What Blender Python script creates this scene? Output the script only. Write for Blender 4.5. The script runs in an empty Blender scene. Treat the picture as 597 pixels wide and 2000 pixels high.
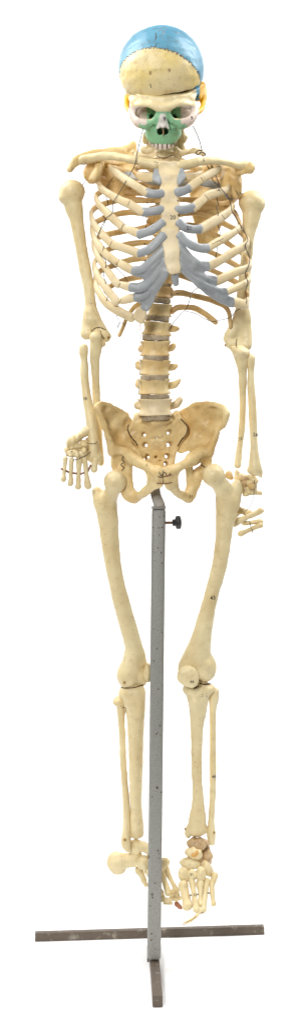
import bpy, math, random
import numpy as np
from mathutils import Vector
from mathutils.bvhtree import BVHTree

random.seed(7)
SC = bpy.context.scene
COL = SC.collection

# ------------------------------------------------------------------ camera, world, lamps, exposure
D, H = 2800.0, 1194.0            # camera distance from the pole and camera height, mm
CX, CY = 298.5, 700.0            # photograph column / row level with the camera
cam = bpy.data.cameras.new("camera"); cam_o = bpy.data.objects.new("camera", cam); COL.objects.link(cam_o)
cam.sensor_fit = 'VERTICAL'; cam.sensor_height = 36.0; cam.lens = 36.0 * D / 2000.0
cam.shift_y = -0.15; cam.clip_end = 100.0; cam.clip_start = 0.05
cam_o.location = (0, -D / 1000, H / 1000); cam_o.rotation_euler = (math.pi / 2, 0, 0)
SC.camera = cam_o

world = bpy.data.worlds.new("World"); SC.world = world; world.use_nodes = True
world.node_tree.nodes["Background"].inputs[0].default_value = (1, 0.99, 0.975, 1)
world.node_tree.nodes["Background"].inputs[1].default_value = 0.05


def area(name, loc, target, size, power, color=(1, 1, 1), sy=None):
    l = bpy.data.lights.new(name, 'AREA'); l.energy = power; l.size = size; l.color = color
    if sy: l.shape = 'RECTANGLE'; l.size_y = sy
    o = bpy.data.objects.new(name, l); COL.objects.link(o); o.location = loc
    o.rotation_euler = (Vector(target) - Vector(loc)).to_track_quat('-Z', 'Y').to_euler()
    return o


area("key_softbox", (-0.9, -3.0, 2.5), (0, 0, 0.95), 0.5, 86, (1, 0.985, 0.96), 1.5)
area("fill_softbox", (1.3, -3.2, 1.1), (0, 0, 0.85), 0.6, 6, (1, 0.99, 0.97), 1.8)
area("added_backdrop_whitener", (-1.9, 0.9, 2.6), (0, 2.4, 1.3), 0.8, 46, (1, 1, 1), 1.6)  # added pair, out of frame, only to push the backdrop to pure white
area("added_backdrop_whitener", (1.9, 0.9, 2.6), (0, 2.4, 1.3), 0.8, 46, (1, 1, 1), 1.6)
area("added_floor_whitener", (-1.3, 0.1, 2.9), (-0.1, -0.1, 0), 1.2, 42)  # added overhead pair, out of frame, to wash out the stand's floor shadows
area("added_floor_whitener", (1.3, 0.1, 2.9), (0.1, -0.1, 0), 1.2, 42)
SC.view_settings.view_transform = 'Standard'; SC.view_settings.look = 'None'
SC.view_settings.exposure = 0.0; SC.view_settings.gamma = 1.0


# ------------------------------------------------------------------ materials
def nodes(name):
    m = bpy.data.materials.new(name); m.use_nodes = True
    nt = m.node_tree; b = nt.nodes["Principled BSDF"]
    return m, nt, b


def rgb(r, g, b):
    f = lambda c: ((c / 255 + 0.055) / 1.055) ** 2.4 if c > 10 else c / 255 / 12.92
    return (f(r), f(g), f(b), 1)


def painted(name, base, tint, dirt, dirt_amt=0.35, speck=0.5, rough=0.4, bump=0.45, sc=1.0):
    """painted plaster / plastic bone: broad tint drift, fine mottling, small dirty pits"""
    m, nt, b = nodes(name); N = nt.nodes; L = nt.links
    tc = N.new('ShaderNodeTexCoord'); geo = N.new('ShaderNodeNewGeometry')
    co = geo.outputs['Position']

    def noise(scale, detail=4, rgh=0.55):
        n = N.new('ShaderNodeTexNoise'); n.inputs['Scale'].default_value = scale * sc
        n.inputs['Detail'].default_value = detail; n.inputs['Roughness'].default_value = rgh
        L.new(co, n.inputs['Vector']); return n.outputs['Fac']

    def ramp(src, a, c, va=0.0, vc=1.0):
        r = N.new('ShaderNodeMapRange'); r.inputs['From Min'].default_value = a; r.inputs['From Max'].default_value = c
        r.inputs['To Min'].default_value = va; r.inputs['To Max'].default_value = vc; L.new(src, r.inputs['Value']); return r.outputs[0]

    def mix(f, a, c):
        x = N.new('ShaderNodeMix'); x.data_type = 'RGBA'
        L.new(f, x.inputs[0])
        for s, v in ((x.inputs[6], a), (x.inputs[7], c)):
            if isinstance(v, tuple): s.default_value = v
            else: L.new(v, s)
        return x.outputs[2]
    c = mix(ramp(noise(14), 0.38, 0.66), base, tint)
    c = mix(ramp(noise(60, 6, 0.7), 0.52, 0.75, 0, dirt_amt), c, dirt)
    c = mix(ramp(noise(230, 3, 0.6), 0.66, 0.74, 0, speck), c, dirt)
    L.new(c, b.inputs['Base Color'])
    b.inputs['Roughness'].default_value = rough
    try: b.inputs['Specular IOR Level'].default_value = 0.5
    except KeyError: pass
    bp = N.new('ShaderNodeBump'); bp.inputs['Strength'].default_value = bump; bp.inputs['Distance'].default_value = 0.0015
    ad = N.new('ShaderNodeMath'); ad.operation = 'MULTIPLY_ADD'; ad.inputs[1].default_value = 0.9
    L.new(noise(62, 3, 0.6), ad.inputs[0]); L.new(noise(190, 5, 0.65), ad.inputs[2]); L.new(ad.outputs[0], bp.inputs['Height']); L.new(bp.outputs[0], b.inputs['Normal'])
    return m


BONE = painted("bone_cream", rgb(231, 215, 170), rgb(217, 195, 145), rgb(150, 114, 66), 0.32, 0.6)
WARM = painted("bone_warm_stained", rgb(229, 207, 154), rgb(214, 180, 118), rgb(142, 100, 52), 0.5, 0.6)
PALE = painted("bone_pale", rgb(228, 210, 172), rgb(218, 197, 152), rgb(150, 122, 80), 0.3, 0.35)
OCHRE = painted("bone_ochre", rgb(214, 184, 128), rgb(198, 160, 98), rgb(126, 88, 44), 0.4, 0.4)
SKIN_YEL = painted("bone_stained_yellow", rgb(230, 212, 164), rgb(228, 203, 124), rgb(146, 114, 62), 0.5, 0.8)
BLUE = painted("paint_blue", rgb(106, 162, 186), rgb(84, 142, 168), rgb(86, 106, 108), 0.7, 0.6)
GREEN = painted("paint_green", rgb(146, 196, 152), rgb(130, 184, 138), rgb(70, 110, 76), 0.3, 0.3)
YELLOW = painted("paint_yellow", rgb(232, 178, 30), rgb(216, 158, 24), rgb(140, 96, 24), 0.3, 0.3)
PINK = painted("paint_pinkish_white", rgb(226, 210, 196), rgb(216, 196, 182), rgb(160, 132, 112), 0.3, 0.2)
WHITE = painted("paint_white", rgb(228, 224, 216), rgb(216, 210, 200), rgb(150, 140, 126), 0.3, 0.2)
GREYC = painted("cartilage_grey", rgb(164, 168, 169), rgb(148, 152, 154), rgb(118, 118, 116), 0.35, 0.25)
DISC = painted("disc_grey_brown", rgb(182, 166, 138), rgb(146, 126, 98), rgb(70, 56, 40), 0.8, 0.8, 0.7, 0.6, 2.0)
RUSTB = painted("bone_brown_stained", rgb(206, 180, 138), rgb(180, 146, 102), rgb(100, 70, 48), 0.6, 0.6)
REDB = painted("bone_red_brown", rgb(176, 118, 86), rgb(150, 92, 62), rgb(90, 50, 30), 0.5, 0.5)
ORANGE = painted("varnish_orange", rgb(222, 172, 96), rgb(210, 156, 80), rgb(150, 100, 40), 0.3, 0.3)


def plain(name, col, rough=0.5, metal=0.0):
    m, nt, b = nodes(name); b.inputs['Base Color'].default_value = col
    b.inputs['Roughness'].default_value = rough; b.inputs['Metallic'].default_value = metal
    N = nt.nodes; n = N.new('ShaderNodeTexNoise'); n.inputs['Scale'].default_value = 90
    g = N.new('ShaderNodeNewGeometry'); nt.links.new(g.outputs['Position'], n.inputs['Vector'])
    r = N.new('ShaderNodeMapRange'); r.inputs['To Min'].default_value = rough - 0.12; r.inputs['To Max'].default_value = rough + 0.12
    nt.links.new(n.outputs['Fac'], r.inputs['Value']); nt.links.new(r.outputs[0], b.inputs['Roughness'])
    return m


WIRE = plain("blackened_wire", rgb(74, 66, 60), 0.45, 0.6)
WIREP = plain("pale_wire", rgb(196, 190, 184), 0.4, 0.3)
COPPER = plain("brown_copper_wire", rgb(140, 104, 78), 0.45, 0.3)
ROD = plain("steel_rod", rgb(150, 142, 118), 0.35, 0.5)
INK = plain("black_ink", rgb(48, 40, 34), 0.6)
SEAM = plain("dark_seam_dirt", rgb(84, 60, 36), 0.8)
BLACK = plain("black_bakelite", rgb(56, 56, 58), 0.35)
BRASS = plain("dull_brass", rgb(170, 140, 84), 0.4, 0.7)
PAPER = plain("red_thread", rgb(220, 150, 140), 0.7)


def hammered(name, base, chipcol, chip_lo=0.67, scale=1.0, metal=0.35, soft=0.02):
    m, nt, b = nodes(name); N = nt.nodes; L = nt.links
    g = N.new('ShaderNodeNewGeometry'); co = g.outputs['Position']

    def noise(s, d=3, r=0.5):
        n = N.new('ShaderNodeTexNoise'); n.inputs['Scale'].default_value = s; n.inputs['Detail'].default_value = d
        n.inputs['Roughness'].default_value = r; L.new(co, n.inputs['Vector']); return n.outputs['Fac']
    v = N.new('ShaderNodeTexVoronoi'); v.inputs['Scale'].default_value = 520 * scale; L.new(co, v.inputs['Vector'])
    mr = N.new('ShaderNodeMapRange'); mr.inputs['From Max'].default_value = 0.6; L.new(v.outputs['Distance'], mr.inputs['Value'])
    mx = N.new('ShaderNodeMix'); mx.data_type = 'RGBA'; L.new(mr.outputs[0], mx.inputs[0])
    mx.inputs[6].default_value = base; mx.inputs[7].default_value = tuple(c * 0.7 for c in base[:3]) + (1,)
    cr = N.new('ShaderNodeMapRange'); cr.inputs['From Min'].default_value = chip_lo; cr.inputs['From Max'].default_value = chip_lo + soft
    L.new(noise(62 * scale, 5, 0.6), cr.inputs['Value'])
    m2 = N.new('ShaderNodeMix'); m2.data_type = 'RGBA'; L.new(cr.outputs[0], m2.inputs[0]); L.new(mx.outputs[2], m2.inputs[6])
    m2.inputs[7].default_value = chipcol
    L.new(m2.outputs[2], b.inputs['Base Color']); b.inputs['Roughness'].default_value = 0.5; b.inputs['Metallic'].default_value = metal
    bp = N.new('ShaderNodeBump'); bp.inputs['Strength'].default_value = 0.35; bp.inputs['Distance'].default_value = 0.001
    L.new(v.outputs['Distance'], bp.inputs['Height']); L.new(bp.outputs[0], b.inputs['Normal'])
    return m


POLE = hammered("hammered_grey_paint", rgb(166, 165, 158), rgb(78, 60, 50), 0.64, 1.15, 0.15)
STRIP = hammered("bare_grey_steel", rgb(160, 156, 150), rgb(106, 98, 90), 0.7)
STRAPM = hammered('strap_grey_paint', rgb(186, 188, 184), rgb(120, 114, 106), 0.72, 1.0, 0.05)
BASE = hammered("worn_brown_steel", rgb(108, 94, 80), rgb(150, 142, 128), 0.56, 0.9, 0.1, 0.16)
m, nt, b = nodes("white_studio_paper"); b.inputs['Base Color'].default_value = (0.93, 0.93, 0.93, 1); b.inputs['Roughness'].default_value = 0.95
PAPERW = m


# ------------------------------------------------------------------ object helpers
WLOC = {}


def W(px, py, y):
    """photograph column / row and real depth behind the pole (mm) -> world mm"""
    s = (D + y) / D
    return np.array([(px - CX) * s, y, H + (CY - py) * s])


def WA(pts):
    return np.array([W(*p[:3]) for p in pts])


def link(name, V, F, mat, parent=None, label=None, smooth=True, mats=None):
    """V in world mm"""
    V = np.asarray(V, float) / 1000.0
    c = (V.min(0) + V.max(0)) / 2
    me = bpy.data.meshes.new(name)
    me.from_pydata((V - c).tolist(), [], [list(map(int, f)) for f in F])
    me.materials.append(mat)
    me.polygons.foreach_set('use_smooth', [smooth] * len(me.polygons))
    me.update()
    o = bpy.data.objects.new(name, me); COL.objects.link(o)
    pw = np.zeros(3)
    if parent is not None: o.parent = parent; pw = WLOC[parent.name]
    o.location = tuple(c - pw); WLOC[o.name] = c
    if label: o['label'] = label
    return o


def empty(name, loc, label, cat):
    o = bpy.data.objects.new(name, None); COL.objects.link(o); o.location = loc; o.empty_display_size = 0.05
    WLOC[o.name] = np.array(loc, float); o['label'] = label; o['category'] = cat
    return o


def cr(P, step=None, n=None):
    """Catmull-Rom through rows of P (any columns)"""
    P = np.asarray(P, float)
    if len(P) == 2: P = np.array([P[0], (P[0] + P[1]) / 2, P[1]])
    Q = np.vstack([2 * P[0] - P[1], P, 2 * P[-1] - P[-2]])
    out = []
    for i in range(len(P) - 1):
        a, b_, c, d = Q[i:i + 4]
        L = np.linalg.norm((c - b_)[:3]); k = n or max(2, int(L / (step or 6)) + 1)
        for t in np.linspace(0, 1, k, endpoint=False):
            out.append(0.5 * ((2 * b_) + (-a + c) * t + (2 * a - 5 * b_ + 4 * c - d) * t * t + (-a + 3 * b_ - 3 * c + d) * t ** 3))
    out.append(P[-1]); return np.array(out)


def sweep(path, mode='out', seg=12, step=5, wob=0.03, center=(20.0, 10.0), power=2.4, capr=True):
    """path rows: px,py,y, a (half height), b (half thickness) -> V,F in world mm"""
    R = cr([list(W(*p[:3])) + list(p[3:5]) for p in path], step=step)
    P = R[:, :3]; A = R[:, 3]; B = R[:, 4]
    T = np.gradient(P, axis=0); T /= np.linalg.norm(T, axis=1)[:, None] + 1e-9
    ph = random.random() * 9
    if capr:   # rounded ends
        def end(i, j):
            t = T[i] * (1 if i == 0 else -1)
            out = []
            for f, q in ((0.45, -0.9), (0.82, -0.45)):
                out.append((P[i] + t * B[i] * q, T[i], A[i] * f, B[i] * f))
            return out
        rows = [(p, t, a, b_) for p, t, a, b_ in end(0, 0)] + list(zip(P, T, A, B)) + [(p, t, a, b_) for p, t, a, b_ in reversed(end(len(P) - 1, 0))]
    else: rows = list(zip(P, T, A, B))
    V = []
    for i, (p, t, a, b_) in enumerate(rows):
        if mode == 'out':
            o = np.array([p[0] - center[0], (p[1] - center[1]) * 1.0, 0.0])
        elif mode == 'round': o = np.array([0.31, -0.9, 0.3])
        else: o = np.array(mode, float)
        o = o - t * o.dot(t); o /= np.linalg.norm(o) + 1e-9
        u = np.cross(t, o)
        w = 1 + wob * math.sin(i * 0.7 + ph) + wob * math.sin(i * 0.31 + ph * 2)
        for k in range(seg):
            th = 2 * math.pi * k / seg; cc, ss = math.cos(th), math.sin(th)
            e = 2 / power
            x = math.copysign(abs(cc) ** e, cc); z = math.copysign(abs(ss) ** e, ss)
            V.append(p + o * x * b_ * w + u * z * a * w)
    n = len(rows); F = []
    for i in range(n - 1):
        for k in range(seg):
            k2 = (k + 1) % seg
            F.append((i * seg + k, i * seg + k2, (i + 1) * seg + k2, (i + 1) * seg + k))
    F.append(tuple(reversed(range(seg)))); F.append(tuple((n - 1) * seg + k for k in range(seg)))
    return np.array(V), F


def wire(pts, r=0.9, mat=None, name='wire', parent=None, step=6):
    V, F = sweep([tuple(p) + (r, r) for p in pts], 'round', 6, step, 0.0, power=2, capr=False)
    return link(name, V, F, mat or WIRE, parent)


# ------------------------------------------------------------------ solid modelling: distance fields + surface nets
class Cap:      # chain of round cones; pts rows px,py,y,r
    def __init__(s, pts, k=6.0, op='u', flat=None, step=7):
        R = cr([list(W(*p[:3])) + [p[3]] for p in pts], step=step)
        s.P, s.R, s.k, s.op = R[:, :3], np.maximum(R[:, 3], 0.5), k, op
        s.flat = None if flat is None else (np.array(flat[0], float) / np.linalg.norm(flat[0]), flat[1])

    def box(s):
        r = s.R.max() + 1; return s.P.min(0) - r, s.P.max(0) + r

    def d(s, X, Y, Z):
        out = None
        for i in range(len(s.P) - 1):
            a, b_ = s.P[i], s.P[i + 1]; ab = b_ - a; L2 = ab.dot(ab) + 1e-9
            x, y, z = X - a[0], Y - a[1], Z - a[2]
            t = np.clip((x * ab[0] + y * ab[1] + z * ab[2]) / L2, 0, 1)
            x = x - t * ab[0]; y = y - t * ab[1]; z = z - t * ab[2]
            if s.flat is not None:
                n, k = s.flat; q = (x * n[0] + y * n[1] + z * n[2]) * (k - 1)
                x = x + n[0] * q; y = y + n[1] * q; z = z + n[2] * q
            v = np.sqrt(x * x + y * y + z * z) - (s.R[i] + t * (s.R[i + 1] - s.R[i]))
            out = v if out is None else np.minimum(out, v)
        return out


class Ell:      # ellipsoid, centre px,py,y; radii; axis rotation degrees (x,y,z)
    def __init__(s, c, r, k=6.0, op='u', rot=(0, 0, 0), world=False):
        s.c = np.array(c, float) if world else W(*c); s.r = np.array(r, float); s.k, s.op = k, op
        from mathutils import Euler
        s.M = np.array(Euler([math.radians(v) for v in rot]).to_matrix())

    def box(s):
        r = s.r.max() + 1; return s.c - r, s.c + r

    def d(s, X, Y, Z):
        x, y, z = X - s.c[0], Y - s.c[1], Z - s.c[2]; M = s.M
        a = (M[0, 0] * x + M[1, 0] * y + M[2, 0] * z); b_ = (M[0, 1] * x + M[1, 1] * y + M[2, 1] * z); c = (M[0, 2] * x + M[1, 2] * y + M[2, 2] * z)
        k0 = np.sqrt((a / s.r[0]) ** 2 + (b_ / s.r[1]) ** 2 + (c / s.r[2]) ** 2)
        k1 = np.sqrt((a / s.r[0] ** 2) ** 2 + (b_ / s.r[1] ** 2) ** 2 + (c / s.r[2] ** 2) ** 2) + 1e-6
        return k0 * (k0 - 1) / k1


class Plate:    # outline in px,py ; depth control (px,py,y) ; half thickness t
    def __init__(s, outline, depth, t, k=6.0, op='u', edge=2.0, n=4, grow=0.8):
        s.grow = grow
        O = np.asarray(outline, float); P = np.vstack([O, O[:3]])
        s.O = []
        for i in range(len(O)):
            a, b_, c, d = O[i - 1], O[i], O[(i + 1) % len(O)], O[(i + 2) % len(O)]
            for q in np.linspace(0, 1, n, endpoint=False):
                s.O.append(0.5 * ((2 * b_) + (-a + c) * q + (2 * a - 5 * b_ + 4 * c - d) * q * q + (-a + 3 * b_ - 3 * c + d) * q ** 3))
        s.O = np.array(s.O); s.dp = np.asarray(depth, float); s.t, s.k, s.op, s.edge = t, k, op, edge

    def box(s):
        y0, y1 = s.dp[:, 2].min() - s.t - 2, s.dp[:, 2].max() + s.t + 2
        q = [W(a, b_, y) for a, b_ in s.O for y in (y0, y1)]
        q = np.array(q); return q.min(0) - 2, q.max(0) + 2

    def d(s, X, Y, Z):
        sc = (D + Y) / D; px = X / sc + CX; py = CY - (Z - H) / sc
        best = np.full(px.shape, 1e9, np.float32); ins = np.zeros(px.shape, bool)
        O = s.O
        for i in range(len(O)):
            a, b_ = O[i], O[(i + 1) % len(O)]; e = b_ - a; L2 = e.dot(e) + 1e-9
            x, y = px - a[0], py - a[1]; t = np.clip((x * e[0] + y * e[1]) / L2, 0, 1)
            best = np.minimum(best, (x - t * e[0]) ** 2 + (y - t * e[1]) ** 2)
            if abs(e[1]) > 1e-9:
                c = ((a[1] > py) != (b_[1] > py)) & (px < e[0] * (py - a[1]) / e[1] + a[0]); ins ^= c
        d2 = np.sqrt(best); d2 = np.where(ins, -d2, d2) - s.grow
        num = 0; den = 0
        for q in s.dp:
            w = 1 / (((px - q[0]) ** 2 + (py - q[1]) ** 2) + 30.0) ** 1.3; num = num + w * q[2]; den = den + w
        yd = num / den
        dy = np.abs(Y - yd) - s.t
        e = s.edge
        a, c = d2 + e, dy + e      # rounded intersection
        return np.minimum(np.maximum(a, c), 0) + np.sqrt(np.maximum(a, 0) ** 2 + np.maximum(c, 0) ** 2) - e


class Fn:
    def __init__(s, f, lo, hi, k=2.0, op='u'): s.f, s.lo, s.hi, s.k, s.op = f, np.array(lo, float), np.array(hi, float), k, op
    def box(s): return s.lo, s.hi
    def d(s, X, Y, Z): return s.f(X, Y, Z)


def smin(a, b_, k):
    if k <= 0.01: return np.minimum(a, b_)
    h = np.clip(0.5 + 0.5 * (b_ - a) / k, 0, 1); return b_ * (1 - h) + a * h - k * h * (1 - h)


RNG = np.random.RandomState(3)


def solid(prims, vox=2.0, noise=0.5, grow=0.5):
    lo = np.min([p.box()[0] for p in prims if p.op == 'u'], 0) - 3 * vox - 3
    hi = np.max([p.box()[1] for p in prims if p.op == 'u'], 0) + 3 * vox + 3
    n = np.ceil((hi - lo) / vox).astype(int) + 1
    ax = [(lo[i] + vox * np.arange(n[i])).astype(np.float32) for i in range(3)]
    G = np.full(n, 60.0, np.float32)
    for p in prims:
        b0, b1 = p.box(); mg = p.k + 3 * vox
        i0 = np.clip(((b0 - mg - lo) / vox).astype(int), 0, n - 1); i1 = np.clip(((b1 + mg - lo) / vox).astype(int) + 2, 1, n)
        if (i1 <= i0).any(): continue
        sl = tuple(slice(i0[k], i1[k]) for k in range(3))
        X, Y, Z = np.meshgrid(ax[0][sl[0]], ax[1][sl[1]], ax[2][sl[2]], indexing='ij')
        v = p.d(X, Y, Z).astype(np.float32)
        if p.op == 'u': G[sl] = smin(G[sl], v, p.k)
        elif p.op == 's': G[sl] = -smin(-G[sl], v, p.k)
        elif p.op == 'i':
            G2 = np.full(n, 60.0, np.float32); G2[sl] = -smin(-G[sl], -v, p.k); G = G2
    if noise > 0:
        X, Y, Z = np.meshgrid(*ax, indexing='ij', sparse=True)
        for j in range(9):
            kv = RNG.normal(size=3); kv *= (2 * math.pi / RNG.uniform(9, 42)) / np.linalg.norm(kv)
            G += (noise / 2.6) * np.sin(kv[0] * X + kv[1] * Y + kv[2] * Z + RNG.uniform(0, 6)).astype(np.float32)
    return nets(G - grow, lo, vox)


def nets(G, lo, vox):
    S = G < 0
    c = [(i, j, k) for i in (0, 1) for j in (0, 1) for k in (0, 1)]
    n = G.shape; m = (n[0] - 1, n[1] - 1, n[2] - 1)
    cnt = np.zeros(m, np.int8)
    for i, j, k in c: cnt += S[i:i + m[0], j:j + m[1], k:k + m[2]]
    act = (cnt > 0) & (cnt < 8)
    idx = np.full(m, -1, np.int64); cells = np.argwhere(act); idx[act] = np.arange(len(cells))
    acc = np.zeros((len(cells), 3)); num = np.zeros(len(cells))
    g = {q: G[cells[:, 0] + q[0], cells[:, 1] + q[1], cells[:, 2] + q[2]] for q in c}
    for a in c:
        for ax_ in range(3):
            if a[ax_] == 0:
                b_ = list(a); b_[ax_] = 1; b_ = tuple(b_)
                ga, gb = g[a], g[b_]; cross = (ga < 0) != (gb < 0)
                t = np.where(cross, ga / np.where(cross, ga - gb, 1), 0)
                P = np.array(a, float)[None, :].repeat(len(cells), 0); P[:, ax_] = t
                acc[cross] += P[cross]; num += cross
    V = lo + vox * (cells + acc / num[:, None])
    F = []
    for ax_ in range(3):
        u, v = (ax_ + 1) % 3, (ax_ + 2) % 3
        s0 = [slice(0, n[i]) for i in range(3)]; s1 = list(s0); s0[ax_] = slice(0, n[ax_] - 1); s1[ax_] = slice(1, n[ax_])
        A, B_ = S[tuple(s0)], S[tuple(s1)]
        e = np.argwhere(A != B_)
        e = e[(e[:, u] > 0) & (e[:, v] > 0) & (e[:, u] < m[u]) & (e[:, v] < m[v])]
        if len(e) == 0: continue
        inside = A[tuple(e.T)]
        q = []
        for du, dv in ((0, 0), (1, 0), (1, 1), (0, 1)):
            w = e.copy(); w[:, u] -= du; w[:, v] -= dv; q.append(idx[tuple(w.T)])
        q = np.array(q).T
        q[~inside] = q[~inside][:, ::-1]
        F.append(q)
    return V, np.vstack(F)


def make(name, prims, mat, parent, vox=2.0, noise=0.5, label=None):
    V, F = solid(prims, vox, noise)
    return link(name, V, F, mat, parent, label)


def box_mesh(lo, hi, bev=2.0):
    """bevelled box in mm via 3-way chamfer"""
    import bmesh
    bm = bmesh.new(); bmesh.ops.create_cube(bm, size=1)
    lo, hi = np.array(lo, float), np.array(hi, float)
    for v in bm.verts:
        for i in range(3): v.co[i] = (lo[i] + hi[i]) / 2 + v.co[i] * (hi[i] - lo[i])
    if bev > 0: bmesh.ops.bevel(bm, geom=bm.edges[:], offset=bev, segments=3, profile=0.5, affect='EDGES')
    bm.verts.ensure_lookup_table()
    V = np.array([v.co[:] for v in bm.verts]); F = [[v.index for v in f.verts] for f in bm.faces]
    bm.free(); return V, F


def lathe(axis_a, axis_b, prof, seg=24, flute=0):
    a, b_ = np.array(axis_a, float), np.array(axis_b, float); t = (b_ - a); L = np.linalg.norm(t); t /= L
    o = np.cross(t, [0, 0, 1.0]); o = o / np.linalg.norm(o) if np.linalg.norm(o) > 0.1 else np.array([1.0, 0, 0]); u = np.cross(t, o)
    V = []; F = []
    for s, r in prof:
        for k in range(seg):
            th = 2 * math.pi * k / seg; rr = r * (1 - (0.10 if (flute and k % 3 == 0 and r > flute) else 0))
            V.append(a + t * s * L + (o * math.cos(th) + u * math.sin(th)) * rr)
    for i in range(len(prof) - 1):
        for k in range(seg):
            k2 = (k + 1) % seg; F.append((i * seg + k, i * seg + k2, (i + 1) * seg + k2, (i + 1) * seg + k))
    F.append(tuple(reversed(range(seg)))); F.append(tuple((len(prof) - 1) * seg + k for k in range(seg)))
    return np.array(V), F


def number(txt, px, py, h, on, rot=0.0, mat=None):
    """hand-stamped ink number lying on the surface of `on`; h = glyph height in mm"""
    cu = bpy.data.curves.new('ink', 'FONT'); cu.body = txt; cu.size = h * 1.35; cu.align_x = 'CENTER'; cu.align_y = 'CENTER'
    cu.resolution_u = 2; cu.offset = h * 0.012
    to = bpy.data.objects.new('ink', cu); COL.objects.link(to)
    me = bpy.data.meshes.new_from_object(to.evaluated_get(bpy.context.evaluated_depsgraph_get()))
    V = np.array([v.co[:] for v in me.vertices]); F = [list(p.vertices) for p in me.polygons]
    bpy.data.objects.remove(to); bpy.data.curves.remove(cu); bpy.data.meshes.remove(me)
    om = on.data; off = WLOC[on.name]
    vs = [Vector(v.co) + Vector(off) for v in om.vertices]
    bvh = BVHTree.FromPolygons(vs, [list(p.vertices) for p in om.polygons])
    eye = Vector((0, -D / 1000, H / 1000)); out = []
    c, s = math.cos(rot), math.sin(rot); last = None
    for v in V:
        x, z = v[0] * c - v[1] * s, v[0] * s + v[1] * c
        tgt = Vector(W(px + x, py - z, 0) / 1000); d = (tgt - eye).normalized()
        hit = bvh.ray_cast(eye, d)
        if hit[0] is None:
            if last is None: out.append(None); continue
            out.append(np.array(eye + d * last) * 1000); continue
        last = hit[3] - 0.0004
        out.append(np.array(eye + d * (hit[3] - 0.0004)) * 1000)
    good = [q for q in out if q is not None]
    if len(good) < 3: return
    out = [q if q is not None else good[0] for q in out]
    return link('ink_number', out, F, mat or INK, on, label='small black ink number %s' % txt, smooth=False)


# ------------------------------------------------------------------ the setting: white paper sweep
def sweep_sheet():
    prof = [(-800, 0), (1500, 0)] + [(1500 + 900 * math.sin(a), 900 - 900 * math.cos(a)) for a in np.linspace(0.1, math.pi / 2, 14)] + [(2400, 3100)]
    xs = (-2000, 2000)
    V = []; F = []
    for y, z in prof:
        for x in xs: V.append((x, y, z))
    for i in range(len(prof) - 1): F.append((2 * i, 2 * i + 1, 2 * i + 3, 2 * i + 2))
    return V, F


V, F = sweep_sheet()
fl = link('floor', V, F, PAPERW); fl['kind'] = 'structure'

# ------------------------------------------------------------------ display stand
stand = empty('display_stand', tuple(W(300, 1894, 0) / 1000 * np.array([1, 1, 0])),
              'grey hammered-paint square post on a brown steel T base, a black knob at the top', 'stand')
def slanted(V, x0, z0, x1, z1):
    V = np.array(V); t = (V[:, 2] - z0) / (z1 - z0); V[:, 0] += x0 + (x1 - x0) * t; return V
z_top, z_bot = W(0, 993, 0)[2], 23.0
V, F = box_mesh((-13.3, -13.5, z_bot), (13.5, 13.5, z_top), 6.0)
pole = link('post', slanted(V, 300.2 - CX, z_bot, 309.5 - CX, z_top), F, POLE, stand)
V, F = box_mesh((-14.0, -14.2, z_top), (14.0, 14.2, z_top + 3.5), 1.2)
V[:, 0] += 309.5 - CX
link('post_collar', V, F, STRIP, pole)
# steel strip rising from the post into the pelvis
V, F = sweep([(311, 992, 0, 11, 5), (311, 986, 1, 11, 5), (308, 978, 4, 10.5, 4), (304, 966, 8, 10, 4), (302, 950, 12, 10, 4), (301, 925, 40, 10, 4), (301, 905, 62, 9, 4), (301, 880, 66, 9, 4)], (0, -1, 0), 14, 5, 0.0, power=5, capr=False)
link('support_strip', V, F, STRIP, stand)
a, b_ = W(322, 1021, 0), W(340, 1021, 0)
V, F = lathe(a, b_, [(0, 4.2), (0.06, 4.2), (0.08, 2.8), (0.98, 2.8), (1, 2.0)], 14)
scr = link('clamp_screw', V, F, COPPER, stand)
V, F = lathe(W(336, 1021, 0), W(354.5, 1020, 0), [(0, 3), (0.02, 6.5), (0.3, 7), (0.36, 11.0), (0.42, 13), (0.82, 13), (0.9, 11.5), (0.97, 5), (1, 1.5)], 30, flute=8)
link('knob', V, F, BLACK, stand)
# base: front leg and cross bar
V, F = box_mesh((-9.8, 0, 0), (9.8, 1, 1), 0)
def bar(a, b_, w, h, z0=0.0, bev=1.2):
    a, b_ = np.array(a, float), np.array(b_, float); t = b_ - a; L = np.linalg.norm(t); t /= L; s = np.array([-t[1], t[0]])
    V, F = box_mesh((0, -w / 2, z0), (L, w / 2, z0 + h), bev)
    return np.array([[a[0] + t[0] * v[0] + s[0] * v[1], a[1] + t[1] * v[0] + s[1] * v[1], v[2]] for v in V]), F
V, F = bar(((306 - CX) * 0.94, -163), (298.0 - CX, 118), 18.5, 21.5)
V[:, 0] += np.where(V[:, 1] < -100, 1.5, 0)
link('front_bar', V, F, BASE, stand)
V, F = bar(((68 - CX) * 1.046, 140), ((515 - CX) * 1.06, 176), 13, 17.5)
link('cross_bar', V, F, BASE, stand)
V, F = bar((289 - CX, 6), (289 - CX, 140), 4, 22, 12, 0.5)
link('weld_bracket', V, F, BASE, stand)

# ------------------------------------------------------------------ the skeleton
SK = empty('anatomical_skeleton', tuple(W(305, 840, 30) / 1000),
           'life-size cream teaching skeleton with blue, green and yellow painted skull', 'skeleton')

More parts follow.
